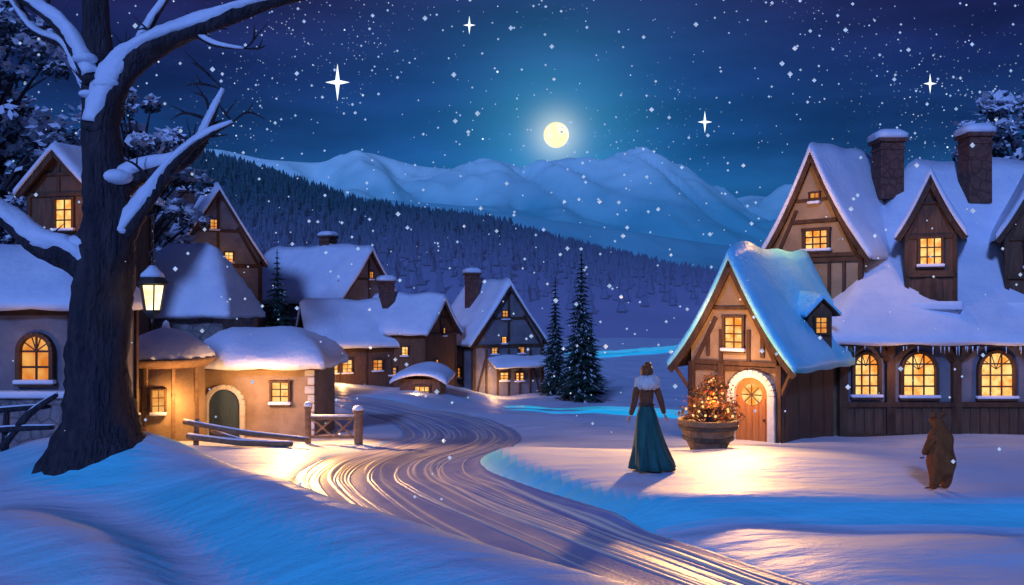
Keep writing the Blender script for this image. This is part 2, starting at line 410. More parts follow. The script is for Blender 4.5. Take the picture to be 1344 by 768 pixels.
def roof(B, x0, x1, y0, y1, zf, M=None, t=.28, nx=28, ny=18, wood=.1, inset=.07, part='roof_snow', mat=None, seed=0):
    mat = mat or M_SNOW
    rs = random.Random(seed)
    p1, p2, p3 = rs.random()*6, rs.random()*6, rs.random()*6
    def e(q): return (1-abs(q)**5)**.5 if abs(q) < 1 else 0
    def surf(inset_, base, th):
        top = []; bot = []
        for j in range(ny+1):
            qy = math.sin(math.pi/2*(2*j/ny-1)*.999)*.5+(2*j/ny-1)*.5
            for i in range(nx+1):
                qx = math.sin(math.pi/2*(2*i/nx-1)*.999)*.5+(2*i/nx-1)*.5
                x = (x0+x1)/2+qx*((x1-x0)/2-inset_); y = (y0+y1)/2+qy*((y1-y0)/2-inset_)
                z = zf(x, y)+base
                wob = 0
                if th > 0.12:
                    tt = th*(.42+.58*e(qx)*e(qy))*(1+.16*math.sin(x*2.1+y*1.3+p1)+.12*math.sin(y*3.1-x*2+p2))
                    wob = -.05*abs(math.sin(y*2.2+x*1.7+p3))*(1 if (abs(qx) > .93 or abs(qy) > .93) else 0)
                else: tt = th
                top.append((x, y, z+tt)); bot.append((x, y, z+wob))
        n = len(top); V = top+bot; F = []
        w = nx+1
        for j in range(ny):
            for i in range(nx):
                q = j*w+i
                F.append((q, q+1, q+w+1, q+w)); F.append((n+q, n+q+w, n+q+w+1, n+q+1))
        for i in range(nx):
            F.append((i, n+i, n+i+1, i+1)); q = ny*w+i; F.append((q, q+1, n+q+1, n+q))
        for j in range(ny):
            q = j*w; F.append((q, q+w, n+q+w, n+q)); q = j*w+nx; F.append((q, n+q, n+q+w, q+w))
        return V, F
    B.a(part, mat, smooth=True).add(*surf(0, 0, t), M)
    if wood: B.a('roof_boards', M_TIMBER).add(*surf(inset, -wood-.004, wood), M)

def win(B, x, z, w, h, M=None, arch=False, nx=2, nz=3, glass=None, frame=None, glassname='window_glass', sill=True):
    gm = glass or M_GLASS; fm = frame or M_TIMBER
    G = B.a(glassname if gm is M_GLASS else glassname+'_dim', gm); Fr = B.a('window_frames', fm, bevel=.008)
    fw = min(.10, w*.14)
    zb = z-h/2
    if arch:
        rr = w/2; zt = z+h/2-rr
        poly = [(x-rr, zb), (x+rr, zb)]+[(x+rr*math.cos(a), zt+rr*math.sin(a)) for a in np.linspace(0, math.pi, 13)]
        G.prism(poly, -.012, .02, M)
        A = np.linspace(0, math.pi, 11)
        for k in range(10):
            r2 = rr+fw*.3
            Fr.beam((x+r2*math.cos(A[k]), -.05, zt+r2*math.sin(A[k])), (x+r2*math.cos(A[k+1]), -.05, zt+r2*math.sin(A[k+1])), fw, .16, M)
        for sx in (-1, 1): Fr.box((x+sx*(rr+fw*.3), -.05, (zb+zt)/2), (fw, .16, zt-zb), M)
        Fr.box((x, -.055, zb-fw*.3), (w+2*fw, .17, fw), M)
        for i in (1, 2):
            for sg in (-1, 1): Fr.beam((x, -.026, zt), (x+sg*rr*math.cos(i*math.pi/5), -.026, zt+rr*math.sin(i*math.pi/5)), .025, .02, M)
    else:
        G.box((x, .0, z), (w, .024, h), M)
        for sx in (-1, 1): Fr.box((x+sx*(w/2+fw*.3), -.04, z), (fw, .12, h+fw), M)
        for sz in (-1, 1): Fr.box((x, -.045, z+sz*(h/2+fw*.3)), (w+2*fw, .13, fw), M)
    mw = min(.045, w*.07)
    for i in range(1, nx): Fr.box((x-w/2+w*i/nx, -.022, z-(.0 if not arch else .02)), (mw, .03, h*.98), M)
    for i in range(1, nz): Fr.box((x, -.024, z-h/2+h*i/nz), (w, .03, mw), M)
    if sill: B.a('window_sill_snow', M_SNOW, smooth=True, bevel=.03).box((x, -.09, zb+fw*.25), (w+2.4*fw, .16, .09), M)

def chimney(B, cx, cy, w, z0, zt):
    C = B.a('chimney', M_BRICK, bevel=.02)
    C.box((cx, cy, (z0+zt)/2), (w, w, zt-z0)); C.box((cx, cy, zt+.06), (w*1.22, w*1.22, .12)); C.box((cx, cy, zt-.2), (w*1.1, w*1.1, .08))
    S = B.a('chimney_snow', M_SNOW, smooth=True)
    S.lathe([(w*.66, zt+.12), (w*.78, zt+.15), (w*.78, zt+.28), (w*.5, zt+.42), (.02, zt+.46)], 20, Matrix.Translation((cx, cy, 0)), fr=lambda a, z: 1+.12*math.cos(4*a+math.pi))

def gable_house(name, loc, th, hw, D, zb, ze, H, wall=M_PLASTER, wins=(), ov=.35, fov=.35, t=.28, fl=.18, hip=0, timber=True, chim=None, seed=0, wood=.1, done=True):
    B = Building(name, loc, th)
    W = B.a('walls', wall)
    rw = hw+ov
    def f(a): a = min(max(a, 0), 1); return (1-a)-fl*a*(1-a)*1.2
    if hip:
        def zf(x, y):
            ax_ = abs(x)/rw; ay_ = max((hip-(y+fov))/hip, (y-(D+fov-hip))/hip, 0)
            return ze+H*f(max(ax_, ay_))
        W.box((0, D/2, (zb+ze+H*.1)/2), (2*hw, D, ze+H*.1-zb))
    else:
        def zf(x, y): return ze+H*f(abs(x)/rw)
        poly = [(-hw, zb), (hw, zb)]+[(x, ze+H*f(abs(x)/rw)-.08) for x in np.linspace(hw, -hw, 15)]
        W.prism(poly, 0, D)
    roof(B, -rw, rw, -fov, D+fov, zf, None, t, 30, 16, wood, seed=seed)
    MR = Matrix.Translation((hw, 0, 0)) @ Matrix.Rotation(R(90), 4, 'Z')
    ML = Matrix.Translation((-hw, 0, 0)) @ Matrix.Rotation(R(-90), 4, 'Z')
    B.MR = MR; B.ML = ML
    for w in wins:
        f_, p, z, ww, hh = w[:5]; arch = len(w) > 5 and w[5]; gl = w[6] if len(w) > 6 else None
        if f_ == 'L': p = -p
        win(B, p, z, ww, hh, {'F': None, 'R': MR, 'L': ML}[f_], arch, glass=gl)
    if timber:
        Tm = B.a('timber_frame', M_TIMBER, bevel=.01)
        tw = .13 if hw < 2 else .2
        for x in (-hw, hw):
            for y in (0, D): Tm.box((x, y, (zb+ze)/2), (tw, tw, ze-zb+.15))
        if not hip:
            Tm.box((0, -.02, ze-.02), (2*hw-tw, .1, tw))
            zt = ze+H*f(0)
            Tm.box((0, -.018, (ze+zt)/2-.1), (tw*.7, .07, (zt-ze)*.8))
            for sx in (-1, 1):
                Tm.beam((sx*hw*.95, -.016, ze+.05), (sx*hw*.45, -.016, ze+H*f(.45)-.15), tw*.8, .08)
            Tm.box((0, -.022, ze+(zt-ze)*.45), (hw*1.0, .08, tw*.7))
            xs_ = np.linspace(0, rw-.04, 6)
            for sx in (-1, 1):
                for k in range(5):
                    Tm.beam((sx*xs_[k], -fov+.1, zf(xs_[k], 0)-.14), (sx*xs_[k+1], -fov+.1, zf(xs_[k+1], 0)-.14), .16, .05)
        n = max(2, int(D/1.4))
        for sx in (-1, 1):
            for k in range(1, n): Tm.box((sx*(hw+.005), D*k/n, (zb+ze)/2), (.08, tw*.8, ze-zb+.1))
            Tm.box((sx*(hw+.012), D/2, ze-.08), (.08, D-tw, tw*.9))
    if chim:
        cx, cy, w, ztop = chim
        chimney(B, cx, cy, w, ze, ztop)
    B.zf = zf
    if done: B.done()
    return B

# ---- main timber cottage on the right
E = Building('timber_cottage', (0, 0), 0)
W = E.a('walls', M_PLASTER)
E.a('lower_walls', M_PLGREY).box((13.2, 27.0, .45), (8.0, 6.0, 2.8))
W2 = E.a('wall_panelling', M_PLANK, bevel=.01)
W2.box((13.2, 23.97, -.52), (7.95, .1, .95))
for k in range(30): W2.box((9.35+k*.27, 23.9, -.52), (.03, .05, .9))
Tm = E.a('timber_frame', M_TIMBER, bevel=.012)
for x in (9.28, 10.6, 12.45, 14.6, 17.1):
    Tm.box((x, 23.94, .55), (.24, .2, 2.9))
    for sx in (-1, 1):
        Tm.beam((x+sx*.1, 23.86, 1.25), (x+sx*.5, 23.5, 1.78), .11, .12)
Tm.box((13.2, 23.93, 1.72), (7.9, .14, .2)); Tm.box((13.2, 23.91, -.0), (7.9, .16, .14)); Tm.box((13.2, 23.91, -.93), (7.9, .2, .2))
Mw = Matrix.Translation((0, 24.0, 0))
win(E, 9.94, .82, .68, 1.2, Mw, True, 3, 4); win(E, 11.42, .82, .92, 1.24, Mw, True, 3, 4); win(E, 13.6, .82, .94, 1.28, Mw, True, 3, 4); win(E, 15.7, .82, .95, 1.3, Mw, True, 3, 4)
def fr_(a, fl=.2): a = min(max(a, 0), 1); return (1-a)-fl*a*(1-a)
def zmain(x, y):
    return 1.72+5.6*fr_(max(abs(y-28.1)/4.75, (13.2-x)/4.55))
roof(E, 8.65, 18.5, 23.35, 32.8, zmain, None, .3, 46, 40, .12, seed=3)
Ic = E.a('icicles', mk('ice', (.55, .7, .8), (.7, .85, .95), 5, .1, 0, 5, spec=.8), smooth=True)
for k in range(46):
    x = random.uniform(8.8, 17); l = random.uniform(.06, .28)
    Ic.lathe([(.004, 1.66-l), (.02, 1.66)], 6, Matrix.Translation((x, 23.42, 0)))
def wing(B, loc, th, hw, D, zb, ze, H, ov, fov, t, fl, wall, seed, tw=.14, part='roof_snow', mat=None):
    M = Matrix.Translation((loc[0], loc[1], 0)) @ Matrix.Rotation(-R(th), 4, 'Z')
    rw = hw+ov
    f = lambda a: fr_(a, fl)
    poly = [(-hw, zb), (hw, zb)]+[(x, ze+H*f(abs(x)/rw)-.08) for x in np.linspace(hw, -hw, 15)]
    B.a('walls' if wall is M_PLASTER else 'wood_walls', wall).prism(poly, 0, D, M)
    zf = lambda x, y: ze+H*f(abs(x)/rw)
    roof(B, -rw, rw, -fov, D, zf, M, t, 30, 20, .1, seed=seed, part=part, mat=mat)
    Tm = B.a('timber_frame', M_TIMBER)
    for x in (-hw, hw): Tm.box((x, .0, (zb+ze)/2+.1), (tw, tw, ze-zb+.1), M)
    Tm.box((0, -.02, ze), (2*hw-tw, .1, tw), M)
    Tm.box((0, -.024, ze+H*.55), (hw*.95, .08, tw*.7), M)
    for sx in (-1, 1):
        Tm.beam((sx*hw*.93, -.016, ze+.05), (sx*hw*.42, -.016, ze+H*f(.42)-.12), tw*.8, .08, M)
        xs_ = np.linspace(0, rw-.04, 7)
        for k in range(6):
            Tm.beam((sx*xs_[k], -fov+.1, zf(xs_[k], 0)-.16), (sx*xs_[k+1], -fov+.1, zf(xs_[k+1], 0)-.16), .18, .05, M)
    return M
M2 = wing(E, (9.24, 26.0), 45, 1.4, 5.5, -1, 4.15, 3.35, .42, .4, .36, .32, M_PLASTER, 5)
win(E, .05, 4.75, .72, .62, M2, False, 3, 3); win(E, 0, 6.05, .3, .3, M2, False, 2, 2, glass=M_GLASS2)
for x in (-.9, -.45, .45, .9): Tm.box((x, -.01, 3.6), (.1, .08, 1.2), M2)
Tm.box((0, -.02, 4.3), (2.5, .12, .12), M2); Tm.box((0, -.02, 5.35), (1.4, .12, .12), M2)
M3 = wing(E, (5.75, 22.0), 40, 1.25, 5.2, -1.0, 1.15, 2.85, .5, .45, .40, .30, M_PLASTER, 8, part='porch_roof_snow', mat=M_CYANLIT)
win(E, -.02, 2.05, .5, .85, M3, False, 2, 4)
for x in (-.75, -.38, .38, .75): Tm.box((x, -.01, 1.75), (.1, .09, 1.1-abs(x)*.7), M3)
Tm.box((0, -.02, 1.3), (2.3, .12, .12), M3)
for x in (-1.2, -.35, 1.2): Tm.box((x, -.06, .2), (.15, .14, 2.2), M3)
Tm.beam((-1.1, -.07, .3), (-.45, -.07, .95), .1, .08, M3)
for sx in (-1, 1): Tm.beam((sx*1.27, -.05, .55), (sx*1.6, -.25, 1.15), .1, .1, M3)
D_ = E.a('door', M_DOOR, bevel=.01); dw = .44; dx = .5; zb_ = -.72; zt_ = .52
poly = [(dx-dw, zb_), (dx+dw, zb_)]+[(dx+dw*math.cos(a), zt_+dw*math.sin(a)) for a in np.linspace(0, math.pi, 17)]
D_.prism(poly, -.08, .05, M3)
for k in range(5): D_.box((dx-dw*.8+k*dw*.4, -.09, -.1), (.02, .03, 1.1), M3)
A = E.a('door_arch', M_WHITEST, bevel=.02)
an = np.linspace(0, math.pi, 14)
for k in range(13):
    r2 = dw+.1; A.beam((dx+r2*math.cos(an[k]), -.08, zt_+r2*math.sin(an[k])), (dx+r2*math.cos(an[k+1]), -.08, zt_+r2*math.sin(an[k+1])), .19, .26, M3)
for sx in (-1, 1): A.box((dx+sx*(dw+.1), -.08, (zb_+zt_)/2-.1), (.19, .26, zt_-zb_+.2), M3)
G = E.a('window_glass', M_GLASS)
G.prism([(dx+.27*math.cos(a), .52+.27*math.sin(a)) for a in np.linspace(0, 2*math.pi, 20)[:-1]], -.1, -.02, M3)
Fr = E.a('window_frames', M_TIMBER)
for a_ in (0, 45, 90, 135):
    c, s = math.cos(R(a_))*.27, math.sin(R(a_))*.27
    Fr.beam((dx-c, -.105, .52-s), (dx+c, -.105, .52+s), .03, .02, M3)
E.a('door_handle', M_IRON, smooth=True).sphere((dx+.33, -.12, -.1), .035, M=M3)
Tm.box((dx, -.35, -.80), (1.3, .6, .14), M3)
M3R = M3 @ Matrix.Translation((1.25, 0, 0)) @ Matrix.Rotation(R(90), 4, 'Z')
for y in (.9, 1.8, 2.7): Tm.box((y, -.02, .1), (.14, .1, 2.2), M3R)
E.a('wood_walls', M_PLANK).box((1.75, -.035, .1), (3.4, .04, 2.15), M3R)
# small roof dormer on the entrance wing, set on the slope facing the lane
Md = M3 @ Matrix.Translation((1.22, 2.3, 0)) @ Matrix.Rotation(R(52), 4, 'Z')
Wd = E.a('wood_walls', M_PLANK)
zd = 2.1
Wd.prism([(-.34, zd-.5), (.34, zd-.5), (.34, zd+.5), (0, zd+.8), (-.34, zd+.5)], -.25, 1.1, Md)
roof(E, -.52, .52, -.42, 1.1, lambda x, y: zd+.42+.48*(1-abs(x)/.52), Md, .16, 12, 8, .05, inset=.03, seed=2, part='porch_roof_snow', mat=M_CYANLIT)
win(E, 0, zd+.15, .36, .42, Md @ Matrix.Translation((0, -.25, 0)), False, 2, 3, glass=M_GLASS2, sill=False)
for (loc, th, hw, ze, H, sd) in (((11.95, 24.35), 28, .62, 4.75, 1.75, 21), ((14.95, 24.3), 24, .75, 4.7, 1.9, 22)):
    M4 = wing(E, loc, th, hw, 4.2, 2.4, ze, H, .30, .28, .30, .25, M_PLANK, sd, .12)
    win(E, .0, ze-.45, .55, .8, M4, False, 3, 3)
    Tm.box((0, -.03, ze-1.1), (2*hw, .14, .12), M4)
    E.a('gable_panels', M_TIMBER).prism([(-.3, 2.95), (.3, 2.95), (.3, 3.3)]+[(.3*math.cos(a), 3.3+.3*math.sin(a)) for a in np.linspace(0, math.pi, 9)], -.05, .01, M4)
    E.a('dormer_sill_snow', M_SNOW, smooth=True, bevel=.05).box((0, -.22, 2.78), (2*hw+.4, .42, .24), M4)
chimney(E, 12.15, 27.6, .74, 6.2, 8.0); chimney(E, 14.75, 27.2, .72, 6.0, 8.1)
E.done()

# ---- left side cottages
B = gable_house('plaster_cottage', (-8.6, 24.4), 90, 1.35, 3.25, -1.2, 1.1, .72, M_PLASTER,
            [('R', 2.35, .42, .46, .58)], ov=.35, fov=.35, t=.32, hip=1.3, fl=-.7, timber=False, seed=31, done=False)
Dd = B.a('door', mk('blue_door', (.03, .06, .10), (.06, .10, .15), 5, .6, .4, 12, (5, 5, .4)), bevel=.01)
zt_ = .1; dw = .42; dx = .85
Dd.prism([(dx-dw, -.85), (dx+dw, -.85)]+[(dx+dw*math.cos(a), zt_+dw*math.sin(a)) for a in np.linspace(0, math.pi, 15)], -.03, .03, B.MR)
A = B.a('door_arch', M_WHITEST, bevel=.015)
an = np.linspace(0, math.pi, 12)
for k in range(11):
    r2 = dw+.07; A.beam((dx+r2*math.cos(an[k]), -.05, zt_+r2*math.sin(an[k])), (dx+r2*math.cos(an[k+1]), -.05, zt_+r2*math.sin(an[k+1])), .13, .16, B.MR)
for sx in (-1, 1): A.box((dx+sx*(dw+.07), -.05, -.4), (.13, .16, 1.0), B.MR)
S_ = B.a('quoins', M_WHITEST, bevel=.01)
for k in range(8): S_.box((3.18-(.04 if k % 2 else 0), -.012, -.7+k*.24), (.18+(.08 if k % 2 else 0), .06, .2), B.MR)
B.done()
B = Building('round_hut', (-9.0, 22.2), 0)
B.a('walls', M_PLASTER, smooth=True).lathe([(1.0, -1.2), (.98, -.4), (.95, 1.4)], 28)
B.a('cornice', M_WOODL, smooth=True).lathe([(1.0, 1.2), (1.2, 1.36), (1.22, 1.44), (.9, 1.46)], 28)
B.a('roof_snow', M_SNOW, smooth=True).lathe([(1.0, 1.40), (1.18, 1.42), (1.16, 1.56), (.95, 1.78), (.6, 2.02), (.25, 2.16), (.1, 2.2), (.07, 2.34), (.01, 2.4)], 36, fr=lambda a, z: 1+.025*math.cos(18*a))
for th in (-24, 12):
    M = Matrix.Rotation(R(th), 4, 'Z') @ Matrix.Translation((0, -.97, 0))
    win(B, 0, .38, .3, .6, M, False, 2, 3, glass=M_GLASS2)
for th in (-42, -6, 32, 70, -80):
    M = Matrix.Rotation(R(th), 4, 'Z') @ Matrix.Translation((0, -.97, 0))
    B.a('posts', M_WOODL).box((0, -.01, .2), (.08, .08, 2.4), M)
B.done()
gable_house('stone_house', (-13.9, 31.6), 90, 1.8, 3.8, -2, 2.35, 2.35, M_STONE, [('R', 2.7, 1.2, .5, .7, False, M_GLASS2)], hip=1.4, fl=-.25, timber=False, seed=33, t=.40)
B = gable_house('arched_window_house', (-13.0, 18.7), 90, 1.45, 4.1, -1, 2.72, 1.1, M_PLGREY, [('R', 3.4, 1.7, .62, .95, True, M_GLASS2), ('R', 1.6, 1.7, .62, .95, True, M_GLASS2)], hip=1.2, fl=-.3, timber=True, seed=34, t=.34, done=False)
B.a('wall_plinth', M_STONE, bevel=.02).box((2.05, -.06, .3), (4.1, .16, 1.3), B.MR)
B.a('plinth_snow', M_SNOW, smooth=True, bevel=.04).box((2.05, -.12, 1.0), (4.2, .3, .14), B.MR)
B.done()
gable_house('wooden_tower_house', (-13.9, 26.2), 12, 1.05, 3, -1, 6.2, 1.35, M_PLANK, [('F', .2, 5.55, .6, .95), ('F', -.6, 3.2, .4, .5, False, M_GLASS2)], ov=.3, t=.3, fl=0, seed=35)
gable_house('tall_gabled_house', (-15.5, 45), -32, 2.2, 6, -1, 4.9, 4.0, M_PLGREY, [('F', -.2, 7.0, .42, .55, False, M_GLASS2), ('F', .55, 5.3, .42, .55), ('F', -1.0, 4.2, .42, .55, False, M_GLASS2), ('F', .8, 3.6, .42, .5), ('L', 2, 3.7, .5, .6)], seed=36, fl=.05, t=.40, chim=(-.9, 3.5, .7, 9.0))
gable_house('hillside_house', (-19.6, 50), -30, 2.2, 6, -1, 5.6, 3.6, M_STONE, [('F', -.3, 6.5, .42, .55, False, M_GLASS2), ('F', .7, 5.2, .42, .55)], seed=37, fl=.05, t=.36)
gable_house('long_stone_house', (-8.9, 53.0), -60, 2.7, 8.5, -2.5, 2.9, 3.3, M_PLGREY, [('F', .2, 4.6, .4, .5, False, M_GLASS2), ('F', -.9, 2.6, .4, .5), ('F', 1.0, 2.3, .4, .5, False, M_GLASS2), ('L', 3, 1.4, .5, .6)], seed=38, fl=.12, t=.44, chim=(.3, 3.6, .8, 7.1))
gable_house('dark_timber_house', (-11.0, 45.6), 64, 1.75, 5.6, -3, .55, 2.2, M_PLANK, [('F', .1, 1.1, .38, .45), ('F', .7, -.4, .45, .55, False, M_GLASS2), ('R', 1.0, -.45, .5, .7), ('R', 1.75, -.45, .5, .7), ('R', 3.4, -.45, .5, .6, False, M_GLASS2), ('R', 4.6, -.45, .5, .7)], seed=39, t=.40, chim=(.2, 4.4, .7, 4.0))
gable_house('gabled_wing_house', (-3.9, 46.6), -66, 1.7, 4.0, -3, 1.2, 1.9, M_PLANK, [('L', 1.2, .3, .4, .5), ('L', 2.4, .3, .4, .5), ('L', 2.0, -.8, .55, .45, False, M_GLASS2), ('F', .3, 1.3, .35, .45, False, M_GLASS2), ('F', -.5, -.4, .35, .45)], seed=40, t=.40)
B = gable_house('timber_framed_house', (-.2, 49.2), -26, 2.2, 6, -4, .45, 3.5, M_PLGREY, [('F', -.2, 2.2, .42, .5, False, M_GLASS2), ('F', .8, .2, .4, .5, False, M_GLASS2), ('F', -.9, .2, .4, .5, False, M_GLASS2), ('F', -.3, .75, .3, .4), ('F', -.3, -1.35, .5, .5), ('F', .7, -1.4, .5, .5), ('L', 2, -1.2, .5, .6, False, M_GLASS2)], seed=41, fl=.05, t=.42, chim=(-.9, 3.2, .7, 4.6), done=False)
Tm = B.a('timber_frame', M_TIMBER)
for x in (-1.4, -.7, 0, .7, 1.4): Tm.box((x, -.03, -1.1), (.1, .08, 2.7))
Tm.beam((-2, -.03, -2.3), (-1.4, -.03, -.2), .1, .06); Tm.beam((2, -.03, -2.3), (1.4, -.03, -.2), .1, .06)
roof(B, -1.3, 2.5, -1.1, .1, lambda x, y: -.75+.45*(y+1.1)/1.2, None, .26, 16, 8, .08, seed=4)
B.done()
B = Building('lean_to_shed', (-4.45, 41.2), 6)
B.a('walls', M_PLANK).box((0, .8, -1.6), (2.0, 1.5, 1.6))
roof(B, -1.4, 1.4, -.4, 1.9, lambda x, y: -.95+.45*(1-(abs(x)/1.4)**2)+.12*y, None, .26, 18, 10, .08, seed=6)
win(B, .1, -1.4, .7, .5, Matrix.Translation((0, .05, 0)), False, 3, 2, sill=False)
B.done()
gable_house('far_cottage', (-22, 60), 10, 2.2, 5, 0, 5.2, 2.6, M_STONE, [('F', .5, 4, .5, .6)], seed=55)

# ------------------------------------------------------------------ trees
def pine(name, loc, h, r, snow=.5, seed=1, mat=None):
    rs = random.Random(seed); zb = g1(*loc)-.15
    e = empty(name, (loc[0], loc[1], zb))
    t = Acc(); t.tube([(0, 0, 0), (.02*h*.1, 0, h*.5), (0, 0, h)], [h*.022, h*.013, .01], 8); t.obj('trunk', M_BARK, e, True)
    n = Acc(); s = Acc(); L = int(16+h*2.2)
    for k in range(L):
        q = k/(L-1); z = h*(.08+.90*q); rad = r*(1-q)**.85*rs.uniform(.85, 1.12)+.05
        nb = max(5, int(15-8*q)); a0 = rs.random()*6
        for b in range(nb):
            a = a0+b*2*math.pi/nb+rs.uniform(-.2, .2); ll = rad*rs.uniform(.75, 1.15); dr = ll*rs.uniform(.35, .6)
            c, si = math.cos(a), math.sin(a); px, py = -si, c; S = 6
            wid = ll*.30+.05
            pts = []
            for i in range(S+1):
                u = i/S; pts.append((c*ll*u, si*ll*u, z-dr*u**1.3+ll*.12*u**4))
            for i in range(S):
                (x0, y0, z0), (x1, y1, z1) = pts[i], pts[i+1]; w = wid*(1-i/S)**.7
                for sg in (-1, 1):
                    ww = w*rs.uniform(.7, 1.2)
                    tip = (x1+c*ll*.1+px*sg*ww, y1+si*ll*.1+py*sg*ww, z1-ww*rs.uniform(.3, .7))
                    n.add([(x0, y0, z0), (x1, y1, z1), tip], [(0, 1, 2)])
                    n.add([(x0, y0, z0-.03), (x0+px*sg*ww*.5, y0+py*sg*ww*.5, z0-ww*.9), (x1, y1, z1-.03)], [(0, 1, 2)])
                    if rs.random() < snow and i > 0:
                        s.add([(x0, y0, z0+.035), (x1, y1, z1+.035), (x1+c*ll*.06+px*sg*ww*.72, y1+si*ll*.06+py*sg*ww*.72, z1-ww*.35+.03)], [(0, 1, 2)])
    n.obj('needles', mat or M_NEEDLE, e); s.obj('branch_snow', M_SNOW, e)
pine('pine_tree', (3.65, 45), 8.3, 1.3, .22, 1)
pine('pine_tree', (2.45, 48.5), 6.9, .95, .18, 2)
pine('pine_tree', (-9.5, 34.5), 6.3, 1.2, .05, 3)
pine('pine_tree', (-19.6, 46.5), 7.2, 1.1, .3, 4)
pine('pine_tree', (-23.5, 58), 12.5, 1.8, .3, 5)
pine('pine_tree', (-3.0, 58), 6.0, 1.0, .4, 6)
pine('pine_tree', (5.2, 56), 5.0, .8, .4, 8)

def broad(name, loc, h, r, nclump, seed, zb=None, leaf=.16):
    rs = random.Random(seed); zb = g1(*loc)-.2 if zb is None else zb
    e = empty(name, (loc[0], loc[1], zb)); t = Acc(); lf = Acc(); sn = Acc()
    t.tube([(0, 0, 0), (.1, 0, h*.3), (-.1, .1, h*.6), (0, 0, h*.9)], [h*.04, h*.03, h*.02, .03], 9, rough=.1)
    for k in range(nclump):
        u = rs.random()**.6; a = rs.random()*6.28; zz = h*(.32+.68*rs.random())
        rr = r*u*math.sqrt(max(.05, 1-((zz/h-.6)/.48)**2))
        c = Vector((rr*math.cos(a), rr*math.sin(a), zz)); cr = rs.uniform(.35, .7)*r*.32
        t.tube([(0, 0, zz*.62), (c.x*.5, c.y*.5, zz*.85), tuple(c)], [h*.01, h*.006, .015], 5, 3)
        for i in range(80):
            d = Vector((rs.gauss(0, 1), rs.gauss(0, 1), rs.gauss(0, .6))).normalized()*cr*rs.uniform(.6, 1.1)
            p = c+d; s_ = leaf*rs.uniform(.6, 1.3)
            if d.z > -cr*.05 and rs.random() < .85:
                u1 = Vector((rs.gauss(0, 1), rs.gauss(0, 1), rs.gauss(0, .5))).normalized(); v1 = u1.cross(Vector((rs.gauss(0, .4), rs.gauss(-.6, .4), 1))).normalized()
                q = [p-u1*s_*1.3, p-v1*s_, p+u1*s_*1.3, p+v1*s_]
                sn.add([x+Vector((0, 0, .05)) for x in q], [(0, 1, 2, 3)])
            else:
                u1 = Vector((rs.gauss(0, 1), rs.gauss(0, 1), rs.gauss(0, .6))).normalized(); v1 = u1.cross(Vector((rs.gauss(0, 1), rs.gauss(0, 1), 1))).normalized()
                lf.add([p-u1*s_, p-v1*s_*.5, p+u1*s_, p+v1*s_*.5], [(0, 1, 2, 3)])
    t.obj('trunk_and_limbs', M_BARK, e, True); lf.obj('foliage', M_LEAF, e); sn.obj('foliage_snow', M_SNOW, e)
broad('snowy_tree', (-20.5, 33), 14.0, 4.2, 95, 11)
broad('snowy_tree', (-15.4, 35), 12.0, 3.0, 75, 12, leaf=.15)
broad('snowy_tree', (-25.0, 38), 16.5, 4.5, 80, 13, leaf=.2)
broad('snowy_tree', (19.7, 32), 12.2, 3.1, 110, 14)

# big bare tree in the foreground
zt0 = 1.0
e = empty('bare_tree', (-4.84, 10.0, zt0))
limbs = [
 ([(.05, 0, -.9), (.04, 0, -.35), (.03, 0, .0), (0, 0, .35), (0, 0, .8), (0, 0, 1.3), (.02, 0, 1.9), (.08, 0, 2.4), (.12, 0, 2.8), (.05, 0, 3.3), (0, .05, 3.9), (-.05, .1, 4.6), (-.1, .1, 5.4), (-.12, .1, 6.4)], [1.15, .82, .58, .43, .36, .33, .33, .34, .28, .24, .2, .17, .14, .09]),
 ([(.05, 0, 2.1), (-.28, -.1, 2.36), (-.62, -.15, 2.5), (-.92, -.2, 2.76), (-1.3, -.25, 3.02), (-1.9, -.3, 3.15)], [.22, .17, .14, .12, .10, .06]),
 ([(.12, 0, 2.35), (.5, -.1, 2.85), (.72, -.12, 3.15), (1.0, -.15, 3.5), (1.28, -.1, 3.75), (1.6, -.1, 3.92)], [.16, .10, .08, .06, .045, .015]),
 ([(.1, 0, 3.05), (.45, .05, 3.33), (.9, .1, 3.48), (1.15, .1, 3.72), (1.27, .1, 3.98), (1.42, .1, 4.35)], [.16, .12, .09, .07, .05, .015]),
 ([(0, 0, 3.8), (.16, 0, 4.3), (.36, 0, 4.6), (.7, 0, 4.85), (1.1, 0, 5.02), (1.6, 0, 5.2), (2.1, 0, 5.36), (2.9, 0, 5.5)], [.18, .17, .15, .13, .11, .09, .06, .03]),
 ([(-.05, 0, 4.4), (-.3, 0, 4.9), (-.6, 0, 5.2), (-1.1, 0, 5.5)], [.13, .10, .08, .05]),
 ([(-.02, 0, 4.1), (-.3, .2, 4.5), (-.5, .2, 4.9), (-.9, .2, 5.1), (-1.3, .2, 5.7)], [.08, .06, .05, .04, .02]),
 ([(.4, 0, 4.65), (.55, .1, 5.1), (.8, .1, 5.5)], [.07, .05, .03]),
 ([(1.1, 0, 5.0), (1.35, 0, 4.85), (1.7, 0, 4.8)], [.04, .03, .01]),
]
bk = Acc(); sn = Acc()
for pts, rd in limbs: bk.tube(pts, rd, 18, 6, rough=.12)
for i_, (pts, rd) in enumerate(limbs[1:]):
    sn.tube([(p[0]-.12*r_, p[1]-.18*r_, p[2]+r_*.66) for p, r_ in zip(pts, rd)], [r_*.92+.01 for r_ in rd], 14, 6, rough=.22, sz=.76)
rs = random.Random(4)
